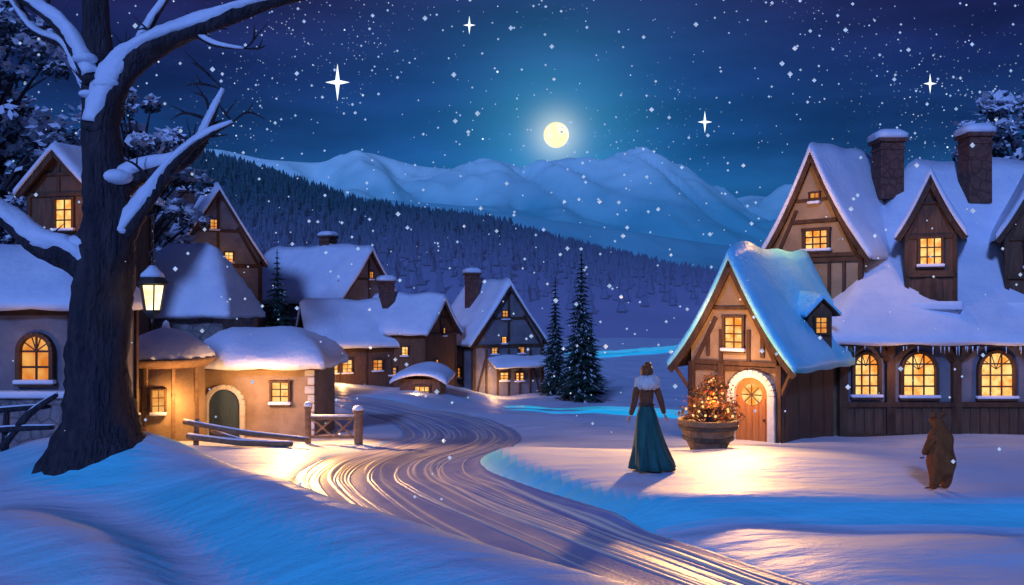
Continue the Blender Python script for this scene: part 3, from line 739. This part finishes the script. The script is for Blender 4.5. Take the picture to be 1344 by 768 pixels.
for pts, rd in limbs[1:]:
    for k in range(len(pts)):
        for q in range(2):
            if k < 2 and q: continue
            p = Vector(pts[k]); a = rs.uniform(-.3, 3.3); l = rs.uniform(.2, .5)
            d = Vector((math.cos(a)*l, rs.uniform(-.3, .3)*l, abs(math.sin(a))*l*.9))
            m_ = p+d*.5+Vector((rs.uniform(-.06, .06), 0, rs.uniform(-.05, .1)))
            bk.tube([p, m_, p+d], [min(.03, rd[k]*.5), .016, .004], 6, 4, rough=.1)
            bk.tube([m_, m_+Vector((d.x*.2+rs.uniform(-.15, .15), 0, abs(d.z)*.4+.1))], [.012, .003], 5, 2)
for (a, l) in ((-.3, .8), (-2.6, .85), (-1.2, .7), (-1.9, .8), (.5, .7)):
    bk.tube([(.1*math.cos(a), .1*math.sin(a), .45), (.42*math.cos(a)*l, .42*math.sin(a)*l, .05), (.8*math.cos(a)*l, .8*math.sin(a)*l, -.35)], [.3, .22, .12], 10, 5, rough=.15)
for (x, z, s_) in ((-.14, 2.5, .2), (.28, 2.66, .15), (.25, 3.28, .16), (.14, 4.36, .14), (-.12, 4.66, .12), (-.1, 4.25, .08)):
    sn.sphere((x, -.08, z), s_, 14, 8, sc=(1.2, 1, .6))
bk.obj('trunk_and_branches', M_BARK, e, True); sn.obj('branch_snow', M_SNOW, e, True)

# hanging lantern
e = empty('hanging_lantern', (-4.13, 9.8, 2.72))
ir = Acc(); gl = Acc()
hexn = 6
gl.lathe([(.085, .02), (.135, .30)], hexn)
for k in range(hexn):
    a = 2*math.pi*k/hexn; c, s = math.cos(a), math.sin(a)
    ir.beam((.09*c, .09*s, 0), (.142*c, .142*s, .31), .016, .016)
ir.lathe([(.01, -.14), (.02, -.11), (.012, -.09), (.055, -.05), (.095, -.01), (.095, .02)], hexn)
ir.lathe([(.155, .30), (.19, .32), (.17, .35), (.115, .41), (.08, .44), (.05, .50), (.03, .52)], hexn)
ir.lathe([(.03, .52), (.012, .56), (.028, .59), (.008, .63)], 10)
V0 = [(.035*math.cos(a), 0, .66+.035*math.sin(a)) for a in np.linspace(0, 2*math.pi, 13)]
ir.tube(V0, [.007]*13, 6, 1)
for i in range(8):
    zc = .72+i*.052
    ring = [(.017*math.cos(a)*(1 if i % 2 else 0), .017*math.cos(a)*(0 if i % 2 else 1), zc+.03*math.sin(a)) for a in np.linspace(0, 2*math.pi, 9)]
    ir.tube(ring, [.005]*9, 5, 1)
ir.obj('iron_frame', M_IRON, e); gl.obj('glass', M_LAMP, e)
s_ = Acc(); s_.lathe([(.13, .395), (.125, .43), (.075, .48), (.03, .53)], 12); s_.obj('cap_snow', M_SNOW, e, True)

# ------------------------------------------------------------------ fences
def post(A, S, x, y, z0, h, w=.16):
    A.lathe([(w*.5, z0), (w*.5, z0+h-.02), (w*.62, z0+h), (w*.62, z0+h+.06)], 10, Matrix.Translation((x, y, 0)))
    S.lathe([(w*.62, z0+h+.06), (w*.66, z0+h+.10), (w*.4, z0+h+.16), (.01, z0+h+.18)], 12, Matrix.Translation((x, y, 0)))
e = empty('wooden_gate_fence', (0, 0, 0)); A = Acc(); S = Acc()
y = 21.0; za = g1(-5, y)
post(A, S, -5.02, y, za-.2, 1.05); post(A, S, -3.78, y, g1(-3.8, y)-.2, .98, .22)
for zz in (.16, .62): A.box((-4.4, y, za+zz), (1.15, .05, .08))
A.beam((-4.9, y+.045, za+.18), (-4.42, y+.045, za+.6), .05, .03); A.beam((-4.9, y-.045, za+.6), (-4.42, y-.045, za+.18), .05, .03)
A.beam((-4.38, y+.045, za+.18), (-3.92, y+.045, za+.6), .05, .03); A.beam((-4.38, y-.045, za+.6), (-3.92, y-.045, za+.18), .05, .03)
S.box((-4.4, y, za+.68), (1.1, .08, .04))
A.obj('rails_and_posts', M_WOODL, e); S.obj('post_snow', M_SNOW, e, True)
e = empty('log_rail_fence', (0, 0, 0)); A = Acc(); S = Acc()
pz = lambda x, y, dz: (x, y, g1(x, y)+dz)
for (a_, b_, r_) in ((pz(-7.9, 20.6, .55), pz(-4.6, 19.2, .18), .07), (pz(-7.7, 20.3, .22), pz(-4.9, 19.0, .08), .08), (pz(-7.2, 20.5, .36), pz(-5.6, 19.4, .06), .06)):
    m_ = tuple((Vector(a_)+Vector(b_))/2+Vector((0, 0, -.05))); A.tube([a_, m_, b_], [r_, r_*.95, r_*.7], 9, 6, rough=.12)
    S.tube([Vector(a_)+Vector((0, 0, r_*.75)), Vector(m_)+Vector((0, 0, r_*.75)), Vector(b_)+Vector((0, 0, r_*.75))], [r_*.6, r_*.6, r_*.4], 8, 6, rough=.2, sz=.5)
for (x, y) in ((-7.6, 20.5),): A.tube([pz(x, y, -.2), pz(x+.03, y, .65)], [.07, .06], 8, 4, rough=.1)
A.obj('logs', M_WOODL, e, True); S.obj('log_snow', M_SNOW, e, True)
e = empty('branch_fence', (0, 0, 0)); A = Acc(); S = Acc()
for (a_, b_) in ((pz(-8.6, 12.4, .45), pz(-6.6, 12.2, .45)), (pz(-8.6, 12.3, .2), pz(-6.5, 12.1, .15)), (pz(-7.3, 12.2, .05), pz(-6.45, 12.1, .6))):
    m_ = (Vector(a_)+Vector(b_))/2+Vector((0, 0, .1)); A.tube([a_, m_, b_], [.05, .055, .03], 8, 6, rough=.2)
    S.tube([Vector(a_)+Vector((0, 0, .04)), m_+Vector((0, 0, .04)), Vector(b_)+Vector((0, 0, .03))], [.03, .035, .02], 8, 6, rough=.2, sz=.6)
for x in (-8.2, -7.3): A.tube([pz(x, 12.25, -.2), pz(x+.05, 12.25, .6)], [.06, .04], 8, 4, rough=.15)
A.obj('branches', M_BARK, e, True); S.obj('branch_snow', M_SNOW, e, True)

# ------------------------------------------------------------------ planter
px_, py_ = 3.95, 17.2; pz_ = g1(px_, py_)
e = empty('flower_planter', (px_, py_, pz_)); A = Acc()
A.lathe([(.34, -.12), (.36, .02), (.48, .25), (.56, .48), (.60, .52), (.60, .60), (.52, .61), (.50, .54), (.02, .53)], 20, fr=lambda a, z: 1+.012*math.cos(20*a))
A.obj('barrel_pot', M_WOODL, e)
A = Acc(); A.lathe([(.50, .20), (.51, .20), (.515, .27), (.50, .27)], 24); A.lathe([(.57, .42), (.585, .42), (.59, .48), (.57, .48)], 24); A.obj('hoops', M_IRON, e)
rs = random.Random(5); lf = Acc(); br = Acc(); st = Acc(); lt = Acc(); fl_ = Acc()
M_SHRUB = mk('shrub_leaves', (.10, .07, .02), (.30, .16, .04), 6, .6, .2, 10)
M_FLOW = mk('orange_flowers', (.55, .16, .03), (.75, .32, .08), 6, .6, .2, 10)
for k in range(70):
    a = rs.random()*6.28; zz = rs.random()**1.4; rr = (.60*(1-zz)**.6+.04)*rs.random()**.5
    c = Vector((rr*math.cos(a)+.10*zz, rr*math.sin(a), .64+.80*zz))
    st.tube([(0, 0, .55), (c.x*.4, c.y*.4, c.z*.8), c], [.014, .01, .004], 5, 3)
    for i in range(26):
        p = c+Vector((rs.gauss(0, .065), rs.gauss(0, .065), rs.gauss(0, .05))); u1 = Vector((rs.gauss(0, 1), rs.gauss(0, 1), rs.gauss(0, 1))).normalized()
        v1 = u1.cross(Vector((rs.gauss(0, 1), 1, .2))).normalized(); s2 = rs.uniform(.02, .045)
        (lf if rs.random() < .6 else fl_).add([p-u1*s2, p-v1*s2*.5, p+u1*s2, p+v1*s2*.5], [(0, 1, 2, 3)])
    if k % 3 == 0: br.sphere(c+Vector((rs.gauss(0, .05), -.06, .02)), .032, 8, 6)
    elif k % 3 == 1: lt.sphere(c+Vector((rs.gauss(0, .05), -.09, 0)), .026, 6, 5)
st.obj('stems', M_BARK, e); lf.obj('leaves', M_SHRUB, e); fl_.obj('flowers', M_FLOW, e); br.obj('red_berries', mk('berries', (.45, .04, .02), (.6, .12, .03), 4, .4, 0, 5), e, True); lt.obj('fairy_lights', mk_emit('fairy_light', (1, .45, .10), (1, .68, .28), 1.6, 5, samp=False), e, True)

# ------------------------------------------------------------------ skinned figure helper
def skin(name, mat, parent, pts, edges, radii, root=0, sub=2):
    me = bpy.data.meshes.new(name); me.from_pydata(pts, edges, []); me.update()
    o = bpy.data.objects.new(name, me); scene.collection.objects.link(o); o.parent = parent
    me.materials.append(mat)
    md = o.modifiers.new('skin', 'SKIN'); md.use_smooth_shade = True
    sv = me.skin_vertices[0].data
    for i, r_ in enumerate(radii):
        sv[i].radius = r_ if isinstance(r_, tuple) else (r_, r_)
    sv[root].use_root = True
    s2 = o.modifiers.new('sub', 'SUBSURF'); s2.levels = sub; s2.render_levels = sub
    return o
M_SKIN = mk('skin', (.50, .30, .22), (.58, .36, .27), 6, .55, .1, 30)
M_HAIR = mk('brown_hair', (.14, .045, .012), (.32, .11, .03), 6, .5, .7, 30, (3, 3, .5))
M_FUR = mk('white_fur', (.76, .73, .68), (.9, .88, .85), 20, .95, 1.0, 45, bdist=.03)
M_JACK = mk('brown_jacket', (.13, .045, .02), (.23, .09, .035), 8, .8, .5, 30)
M_SKIRT = mk('teal_skirt', (.006, .05, .05), (.015, .13, .11), 3, .6, .4, 25, (4, 4, .5))
wx, wy = 2.04, 12.95; wz = g1(wx, wy)
e = empty('woman', (wx, wy, wz), R(14), .93)
P = [(0, 0, .98), (0, 0, 1.10), (0, .01, 1.24), (0, 0, 1.36), (0, .0, 1.47),
     (-.10, 0, 1.39), (-.18, -.01, 1.355), (-.225, -.03, 1.12), (-.265, .03, .92),
     (.10, 0, 1.39), (.18, -.01, 1.355), (.24, -.04, 1.13), (.31, -.01, .93)]
Eg = [(0, 1), (1, 2), (2, 3), (3, 4), (3, 5), (5, 6), (6, 7), (7, 8), (3, 9), (9, 10), (10, 11), (11, 12)]
rd = [(.14, .11), (.115, .09), (.135, .10), (.11, .08), (.05, .05), (.08, .075), (.068, .065), (.054, .054), (.04, .04), (.08, .075), (.068, .065), (.054, .054), (.04, .04)]
skin('jacket_body', M_JACK, e, P, Eg, rd)
for sg, w_, d_ in ((-1, Vector((-.265, .03, .92)), Vector((-.03, .05, -.1))), (1, Vector((.31, -.01, .93)), Vector((.06, .01, -.1)))):
    d = d_.normalized(); side = Vector((0, 1, 0)); outw = d.cross(side).normalized()*1
    pts = [tuple(w_), tuple(w_+d*.045), tuple(w_+d*.085)]; eg = [(0, 1), (1, 2)]; r_ = [.026, (.034, .02), (.034, .018)]
    skin('palm_%s' % ('l' if sg < 0 else 'r'), M_SKIN, e, pts, eg, r_, sub=1)
    for f_, (off, ln) in enumerate(((-.028, .062), (-.009, .072), (.010, .068), (.027, .052))):
        b0 = w_+d*.08+side*off; cu = outw*(-sg)*.012
        skin('finger_%d_%s' % (f_+1, 'l' if sg < 0 else 'r'), M_SKIN, e, [tuple(b0), tuple(b0+d*ln*.5+cu*.4), tuple(b0+d*ln*.8+cu*1.4), tuple(b0+d*ln*.98+cu*2.6)], [(0, 1), (1, 2), (2, 3)], [.0095, .009, .008, .0065], sub=1)
    b0 = w_+d*.03+side*.028
    skin('thumb_%s' % ('l' if sg < 0 else 'r'), M_SKIN, e, [tuple(b0), tuple(b0+d*.025+side*.022), tuple(b0+d*.055+side*.028)], [(0, 1), (1, 2)], [.011, .010, .008], sub=1)
H = Acc(); H.sphere((0, .015, 1.60), .105, 20, 14, sc=(.86, 1.0, 1.18))
for i, v in enumerate(H.V):
    x, y, z = v
    if z < 1.57: k = (1.57-z)/.1; x *= 1-.28*k; y = .02+(y-.02)*(1-.12*k)
    H.V[i] = (x, y, z)
H.add([(-.014, .112, 1.585), (.014, .112, 1.585), (0, .14, 1.572), (0, .108, 1.625), (0, .11, 1.565)], [(0, 2, 3), (2, 1, 3), (0, 4, 2), (4, 1, 2)])
for sx in (-1, 1): H.sphere((sx*.09, .01, 1.595), .022, 8, 6, sc=(.4, .8, 1.3))
H.obj('head', M_SKIN, e, True)
Fc = Acc()
for sx in (-1, 1): Fc.sphere((sx*.034, .108, 1.61), .011, 8, 6, sc=(1.2, .6, .7))
Fc.obj('eyes', M_DARKGL, e, True)
Fc = Acc(); Fc.sphere((0, .108, 1.545), .02, 10, 6, sc=(1.2, .4, .35)); Fc.obj('lips', mk('lips', (.4, .1, .08), (.5, .14, .1), 5, .5, 0, 5), e, True)
Hr = Acc(); Hr.sphere((0, -.012, 1.635), .115, 22, 14, sc=(.92, .98, 1.05))
Hr.V = [(x, min(y, .055+max(0, (z-1.66))*.9), z) for x, y, z in Hr.V]
Hr.sphere((0, -.065, 1.745), .058, 16, 10, sc=(1.1, 1, .85))
Hr.obj('hair', M_HAIR, e, True)
Cl = Acc()
rs = random.Random(9); V = []; F = []; n1, n2 = 44, 16
for i in range(n1):
    a = 2*math.pi*i/n1; cz = 1.435+.03*math.cos(a-1.5*math.pi)
    for j in range(n2):
        b = 2*math.pi*j/n2; q = .082*(1+rs.uniform(-.18, .18))
        rr = .112+q*math.cos(b); V.append((rr*1.05*math.cos(a), rr*.98*math.sin(a)-.01, cz+q*1.4*math.sin(b)))
for i in range(n1):
    for j in range(n2):
        F.append((i*n2+j, ((i+1) % n1)*n2+j, ((i+1) % n1)*n2+(j+1) % n2, i*n2+(j+1) % n2))
Cl.add(V, F); Cl.sphere((0, -.02, 1.45), .13, 18, 10, sc=(1.1, 1, .6)); Cl.obj('fur_collar', M_FUR, e, True)
Sk = Acc()
prof = [(.12, 1.12), (.125, 1.06), (.155, .98), (.175, .9), (.195, .78), (.215, .62), (.245, .45), (.28, .28), (.315, .14), (.33, .05), (.31, .045), (.2, .3)]
Sk.lathe(prof, 72, fr=lambda a, z: (1+(.13*math.sin(7*a+1.2*z*3)+.05*math.sin(13*a+2))*max(0, (1.0-z)))*(1-.16*abs(math.sin(a)))*(1+.30*max(0, math.cos(a))*max(0, 1-z)), off=lambda z: (.08*max(0, 1-z)**1.5, 0))
Sk.obj('long_skirt', M_SKIRT, e, True)
Bl = Acc(); Bl.lathe([(.128, 1.07), (.134, 1.08), (.134, 1.11), (.126, 1.12)], 30, fr=lambda a, z: 1-.14*abs(math.sin(a)), cap=False); Bl.obj('belt', M_TIMBER, e, True)
Bt = Acc()
for (x, y) in ((-.06, .03), (.10, -.10)):
    Bt.tube([(x, y, .28), (x, y, .09), (x, y+.02, .05), (x, y+.13, .03)], [.05, .042, .045, .032], 10, 4)
Bt.obj('boots', M_TIMBER, e, True)

# bear standing upright
M_BEAR = mk('bear_fur', (.18, .05, .012), (.34, .11, .028), 9, .9, 1.0, 45, (1, 1, .5), bdist=.03)
bx, by = 5.68, 11.3; bz = g1(bx, by)
e = empty('bear', (bx, by, bz-.01), R(16), .95)
P = [(0, 0, .36), (0, .01, .50), (0, .01, .66), (0, 0, .80), (-.01, .015, .90), (-.02, .04, .975), (-.035, .12, .985), (-.045, .175, .985),
     (-.09, 0, .24), (-.10, .0, .10), (-.10, .08, .04), (.09, 0, .24), (.10, .0, .10), (.10, .08, .04),
     (-.12, .02, .75), (-.185, .05, .62), (-.165, .14, .50), (.12, .02, .75), (.185, .05, .62), (.165, .14, .50), (0, -.17, .30), (0, -.215, .32)]
Eg = [(0, 1), (1, 2), (2, 3), (3, 4), (4, 5), (5, 6), (6, 7), (0, 8), (8, 9), (9, 10), (0, 11), (11, 12), (12, 13), (3, 14), (14, 15), (15, 16), (3, 17), (17, 18), (18, 19), (0, 20), (20, 21)]
rd = [(.18, .17), (.195, .18), (.16, .155), (.11, .11), (.08, .085), (.105, .10), (.055, .05), (.035, .03),
      .10, .068, .052, .10, .068, .052, .072, .052, .042, .072, .052, .042, .045, .03]
skin('body', M_BEAR, e, P, Eg, rd)
A = Acc()
for sx in (-1, 1): A.sphere((-.018+sx*.078, .02, 1.075), .042, 12, 8, sc=(1, .55, 1.1))
A.obj('ears', M_BEAR, e, True)
A = Acc(); A.sphere((-.046, .21, .99), .018, 8, 6)
for sx in (-1, 1): A.sphere((-.03+sx*.042, .135, 1.02), .011, 8, 6)
A.obj('nose_and_eyes', M_DARKGL, e, True)
A = Acc()
for sx in (-1, 1):
    for k in range(4):
        A.tube([(sx*.10-.03+k*.02, .13, .04), (sx*.10-.03+k*.02, .165, .015)], [.008, .003], 5, 2)
        A.tube([(sx*.165-.03+k*.018, .16, .46), (sx*.165-.03+k*.018, .185, .43)], [.007, .002], 5, 2)
A.obj('claws', M_IRON, e, True)

# ------------------------------------------------------------------ moon, stars, snowfall
mo = Acc(); mo.sphere((0, 0, 0), 37, 40, 24); mo.obj('moon', mk_emit('moon_surface', (1.0, .78, .44), (1.0, .91, .68), 1.3, .03, (.4, .6), False), smooth=True, loc=(129.5, 2500, 500))
M_STAR = mk_emit('star_light', (.75, .92, 1), (1, 1, 1), 1.6, .1, samp=False)
for (u, z, s_) in ((-409, 524, 44), (-100, 658, 22), (452, 431, 26), (980, 521, 24)):
    A = Acc(); w = s_*.12
    V = [(0, -w, 0), (0, w, 0)]
    for k in range(8):
        a = k*math.pi/4; q = (s_ if k in (2, 6) else s_*.65) if k % 2 == 0 else w*1.35
        V.append((q*math.cos(a), 0, q*math.sin(a)))
    F = []
    for k in range(8): F += [(0, 2+k, 2+(k+1) % 8), (1, 2+(k+1) % 8, 2+k)]
    A.add(V, F); A.obj('star', M_STAR, loc=(u, 2000, z))
def snowfall():
    rs = random.Random(3); V = []; F = []
    for k in range(1500):
        y = 7+70*rs.random()**1.1; x = rs.uniform(-.64, .64)*y; z = rs.uniform(-.6, 12 if y < 30 else 30)
        if z > 2.8+.40*y: continue
        if z < g1(x, y)+.2: continue
        r_ = rs.choice([.0007, .001, .0012, .0016, .0024, .003])*max(y, 8)*rs.uniform(.7, 1.1); r_ = min(r_, .11)
        o = len(V)
        V += [(x+r_, y, z), (x-r_, y, z), (x, y+r_, z), (x, y-r_, z), (x, y, z+r_), (x, y, z-r_)]
        F += [(o+a, o+b, o+c) for a in (0, 1) for b in (2, 3) for c in (4, 5)]
    A = Acc(); A.V = V; A.F = F
    m, nt, out = newmat('snowflake'); b = nt.nodes.new('ShaderNodeBsdfPrincipled'); b.inputs['Base Color'].default_value = (.9, .93, 1, 1)
    b.inputs['Emission Color'].default_value = (.55, .75, 1, 1); b.inputs['Emission Strength'].default_value = .55  # flakes get a slight glow, painted in as emission
    nt.links.new(b.outputs[0], out.inputs[0]); m.cycles.emission_sampling = 'NONE'
    A.obj('snowfall', m, smooth=True)
snowfall()

# ------------------------------------------------------------------ lights
def pl(name, loc, en, col=(1, .55, .2), r_=.06):
    l = bpy.data.lights.new(name, 'POINT'); l.energy = en; l.color = col; l.shadow_soft_size = r_
    o = bpy.data.objects.new(name, l); scene.collection.objects.link(o); o.location = loc; return o
def spot(name, loc, tgt, en, ang, blend=.8, col=(1, .55, .2), r_=.15):
    l = bpy.data.lights.new(name, 'SPOT'); l.energy = en; l.color = col; l.shadow_soft_size = r_; l.spot_size = R(ang); l.spot_blend = blend
    o = bpy.data.objects.new(name, l); scene.collection.objects.link(o); o.location = loc
    o.rotation_euler = (Vector(tgt)-Vector(loc)).to_track_quat('-Z', 'Y').to_euler(); return o
WARM = (1, .50, .17)
pl('lantern_light', (-4.13, 9.8, 2.9), 330, (1, .55, .22), .05)
pl('door_light', (5.55, 21.0, .9), 95, WARM)
spot('gable_fill', (5.35, 21.45, 3.55), (2.0, 13.4, 0), 4900, 60, 1, WARM, .3)  # added spot without a fixture, gilds the snow before the porch
pl('tall_gable_fill', (7.75, 24.3, 5.6), 130, WARM)  # unseen point, no fixture; warms the tall gable wall
pl('porch_gable_fill', (4.95, 21.0, 2.3), 90, WARM)  # likewise an unseen point, brightens the porch gable face
for x in (10.6, 13.6): pl('wall_fill', (x, 23.3, .9), 14, WARM)  # bare points added so the front wall glows
pl('dormer_light', (11.5, 23.6, 4.3), 14, WARM)
pl('hut_light', (-8.2, 20.9, .5), 80, WARM)
pl('cottage_light', (-6.6, 22.0, .7), 105, WARM)
spot('lane_fill', (-5.6, 22.5, 1.3), (-2.0, 17.0, -.4), 2400, 100, 1, WARM)  # added spot, no lamp stands here; throws gold onto the road
pl('left_house_light', (-9.7, 16.6, 2.0), 6, WARM)
pl('tower_light', (-13.3, 25.2, 5.6), 20, WARM)
pl('planter_light', (px_, py_-.5, pz_+1.0), 14, WARM)
for p, en in (((-8.6, 43.4, -.9), 80), ((-.9, 47.9, -1.6), 90), ((-14.3, 43.6, 5.2), 40), ((-4.5, 40.2, -1.3), 30), ((-6.9, 51, 3.4), 40)):
    pl('window_glow', p, en, WARM, .1)

sun = bpy.data.lights.new('blue_front_fill', 'SUN'); sun.energy = 2.05; sun.color = (.19, .35, 1.0); sun.angle = R(7)  # added blue fill from the camera side; the moon stands opposite
so = bpy.data.objects.new('blue_front_fill', sun); scene.collection.objects.link(so)
so.rotation_euler = Vector((.24, .84, -.46)).to_track_quat('-Z', 'Y').to_euler()

# ------------------------------------------------------------------ world
w = bpy.data.worlds.new('World'); scene.world = w; w.use_nodes = True
nt = w.node_tree; nt.nodes.clear(); N = nt.nodes.new; L = nt.links.new
out = N('ShaderNodeOutputWorld'); bg = N('ShaderNodeBackground'); L(bg.outputs[0], out.inputs[0]); bg.inputs[1].default_value = 1.0
tc = N('ShaderNodeTexCoord'); nm = N('ShaderNodeVectorMath'); nm.operation = 'NORMALIZE'; L(tc.outputs['Generated'], nm.inputs[0])
sx = N('ShaderNodeSeparateXYZ'); L(nm.outputs[0], sx.inputs[0])
ramp = N('ShaderNodeValToRGB'); cr = ramp.color_ramp
cr.elements[0].position = 0.0; cr.elements[0].color = (.018, .10, .26, 1)
cr.elements[1].position = .12; cr.elements[1].color = (.011, .082, .25, 1)
for p, c in ((.18, (.009, .048, .19)), (.25, (.009, .024, .125)), (.33, (.013, .013, .075)), (.45, (.013, .013, .065)), (1, (.016, .027, .13))):
    el = cr.elements.new(p); el.color = (*c, 1)
L(sx.outputs[2], ramp.inputs[0])
def math_(op, a, b=None):
    n = N('ShaderNodeMath'); n.operation = op
    for i, v in enumerate((a, b)):
        if v is None: continue
        if isinstance(v, (int, float)): n.inputs[i].default_value = v
        else: L(v, n.inputs[i])
    return n.outputs[0]
def mul_c(fac, col):
    n = N('ShaderNodeVectorMath'); n.operation = 'SCALE'; n.inputs[0].default_value = col; L(fac, n.inputs['Scale']); return n.outputs[0]
def addv(a, b):
    n = N('ShaderNodeVectorMath'); n.operation = 'ADD'; L(a, n.inputs[0]); L(b, n.inputs[1]); return n.outputs[0]
md = Vector((129.5, 2500, 497.2)).normalized()
dt = N('ShaderNodeVectorMath'); dt.operation = 'DOT_PRODUCT'; L(nm.outputs[0], dt.inputs[0]); dt.inputs[1].default_value = md
d1 = math_('SUBTRACT', 1.0, dt.outputs['Value'])
h1 = math_('POWER', 2.718, math_('MULTIPLY', d1, -42.0)); h2 = math_('POWER', 2.718, math_('MULTIPLY', d1, -260.0)); h3 = math_('POWER', 2.718, math_('MULTIPLY', d1, -3000.0))
n = N('ShaderNodeTexNoise'); n.inputs['Scale'].default_value = 4.0; n.inputs['Detail'].default_value = 7; mp = N('ShaderNodeMapping'); mp.inputs['Scale'].default_value = (1, 1, 4)
L(nm.outputs[0], mp.inputs[0]); L(mp.outputs[0], n.inputs['Vector'])
cl = N('ShaderNodeMapRange'); cl.inputs[1].default_value = .35; cl.inputs[2].default_value = .7; cl.inputs[3].default_value = .65; cl.inputs[4].default_value = 1.45; L(n.outputs['Fac'], cl.inputs[0])
base = N('ShaderNodeVectorMath'); base.operation = 'SCALE'; L(ramp.outputs[0], base.inputs[0]); L(cl.outputs[0], base.inputs['Scale'])
col = addv(base.outputs[0], mul_c(h1, (.001, .058, .15))); col = addv(col, mul_c(h2, (.03, .16, .22))); col = addv(col, mul_c(h3, (.45, .42, .28)))
# star layers: sparse bright ones plus fine dust gathered in cloudy patches
nb = N('ShaderNodeTexNoise'); nb.inputs['Scale'].default_value = 5.5; nb.inputs['Detail'].default_value = 4; L(nm.outputs[0], nb.inputs['Vector'])
dm = N('ShaderNodeMapRange'); dm.inputs[1].default_value = .48; dm.inputs[2].default_value = .62; L(nb.outputs['Fac'], dm.inputs[0])
for sc, th, st, seed, dust in ((60, .07, 2.2, 0, 0), (34, .055, 3.2, 7.1, 0), (90, .07, 1.5, 5.5, 0), (230, .21, 1.5, 2.2, 1)):
    v = N('ShaderNodeTexVoronoi'); v.inputs['Scale'].default_value = sc
    m_ = N('ShaderNodeMapping'); m_.inputs['Location'].default_value = (seed, seed, seed); L(nm.outputs[0], m_.inputs[0]); L(m_.outputs[0], v.inputs['Vector'])
    s1 = N('ShaderNodeMapRange'); s1.inputs[1].default_value = th; s1.inputs[2].default_value = th*.4; s1.inputs[3].default_value = 0; s1.inputs[4].default_value = 1; L(v.outputs['Distance'], s1.inputs[0])
    sp = N('ShaderNodeSeparateXYZ'); L(v.outputs['Color'], sp.inputs[0])
    br = math_('MULTIPLY', math_('POWER', sp.outputs[0], 3.0), st)
    if dust: br = math_('MULTIPLY', br, dm.outputs[0])
    col = addv(col, mul_c(math_('MULTIPLY', s1.outputs[0], br), (.7, .85, 1.0)))
L(col, bg.inputs[0])

# ------------------------------------------------------------------ camera
cam = bpy.data.cameras.new('camera'); co = bpy.data.objects.new('camera', cam); scene.collection.objects.link(co)
cam.lens = 30; cam.sensor_width = 36; cam.clip_end = 6000; cam.shift_y = 16/1344
co.location = (0, 0, 2.8); co.rotation_euler = (R(90), 0, 0)
scene.camera = co
scene.view_settings.view_transform = 'Standard'; scene.view_settings.look = 'None'; scene.view_settings.exposure = 0
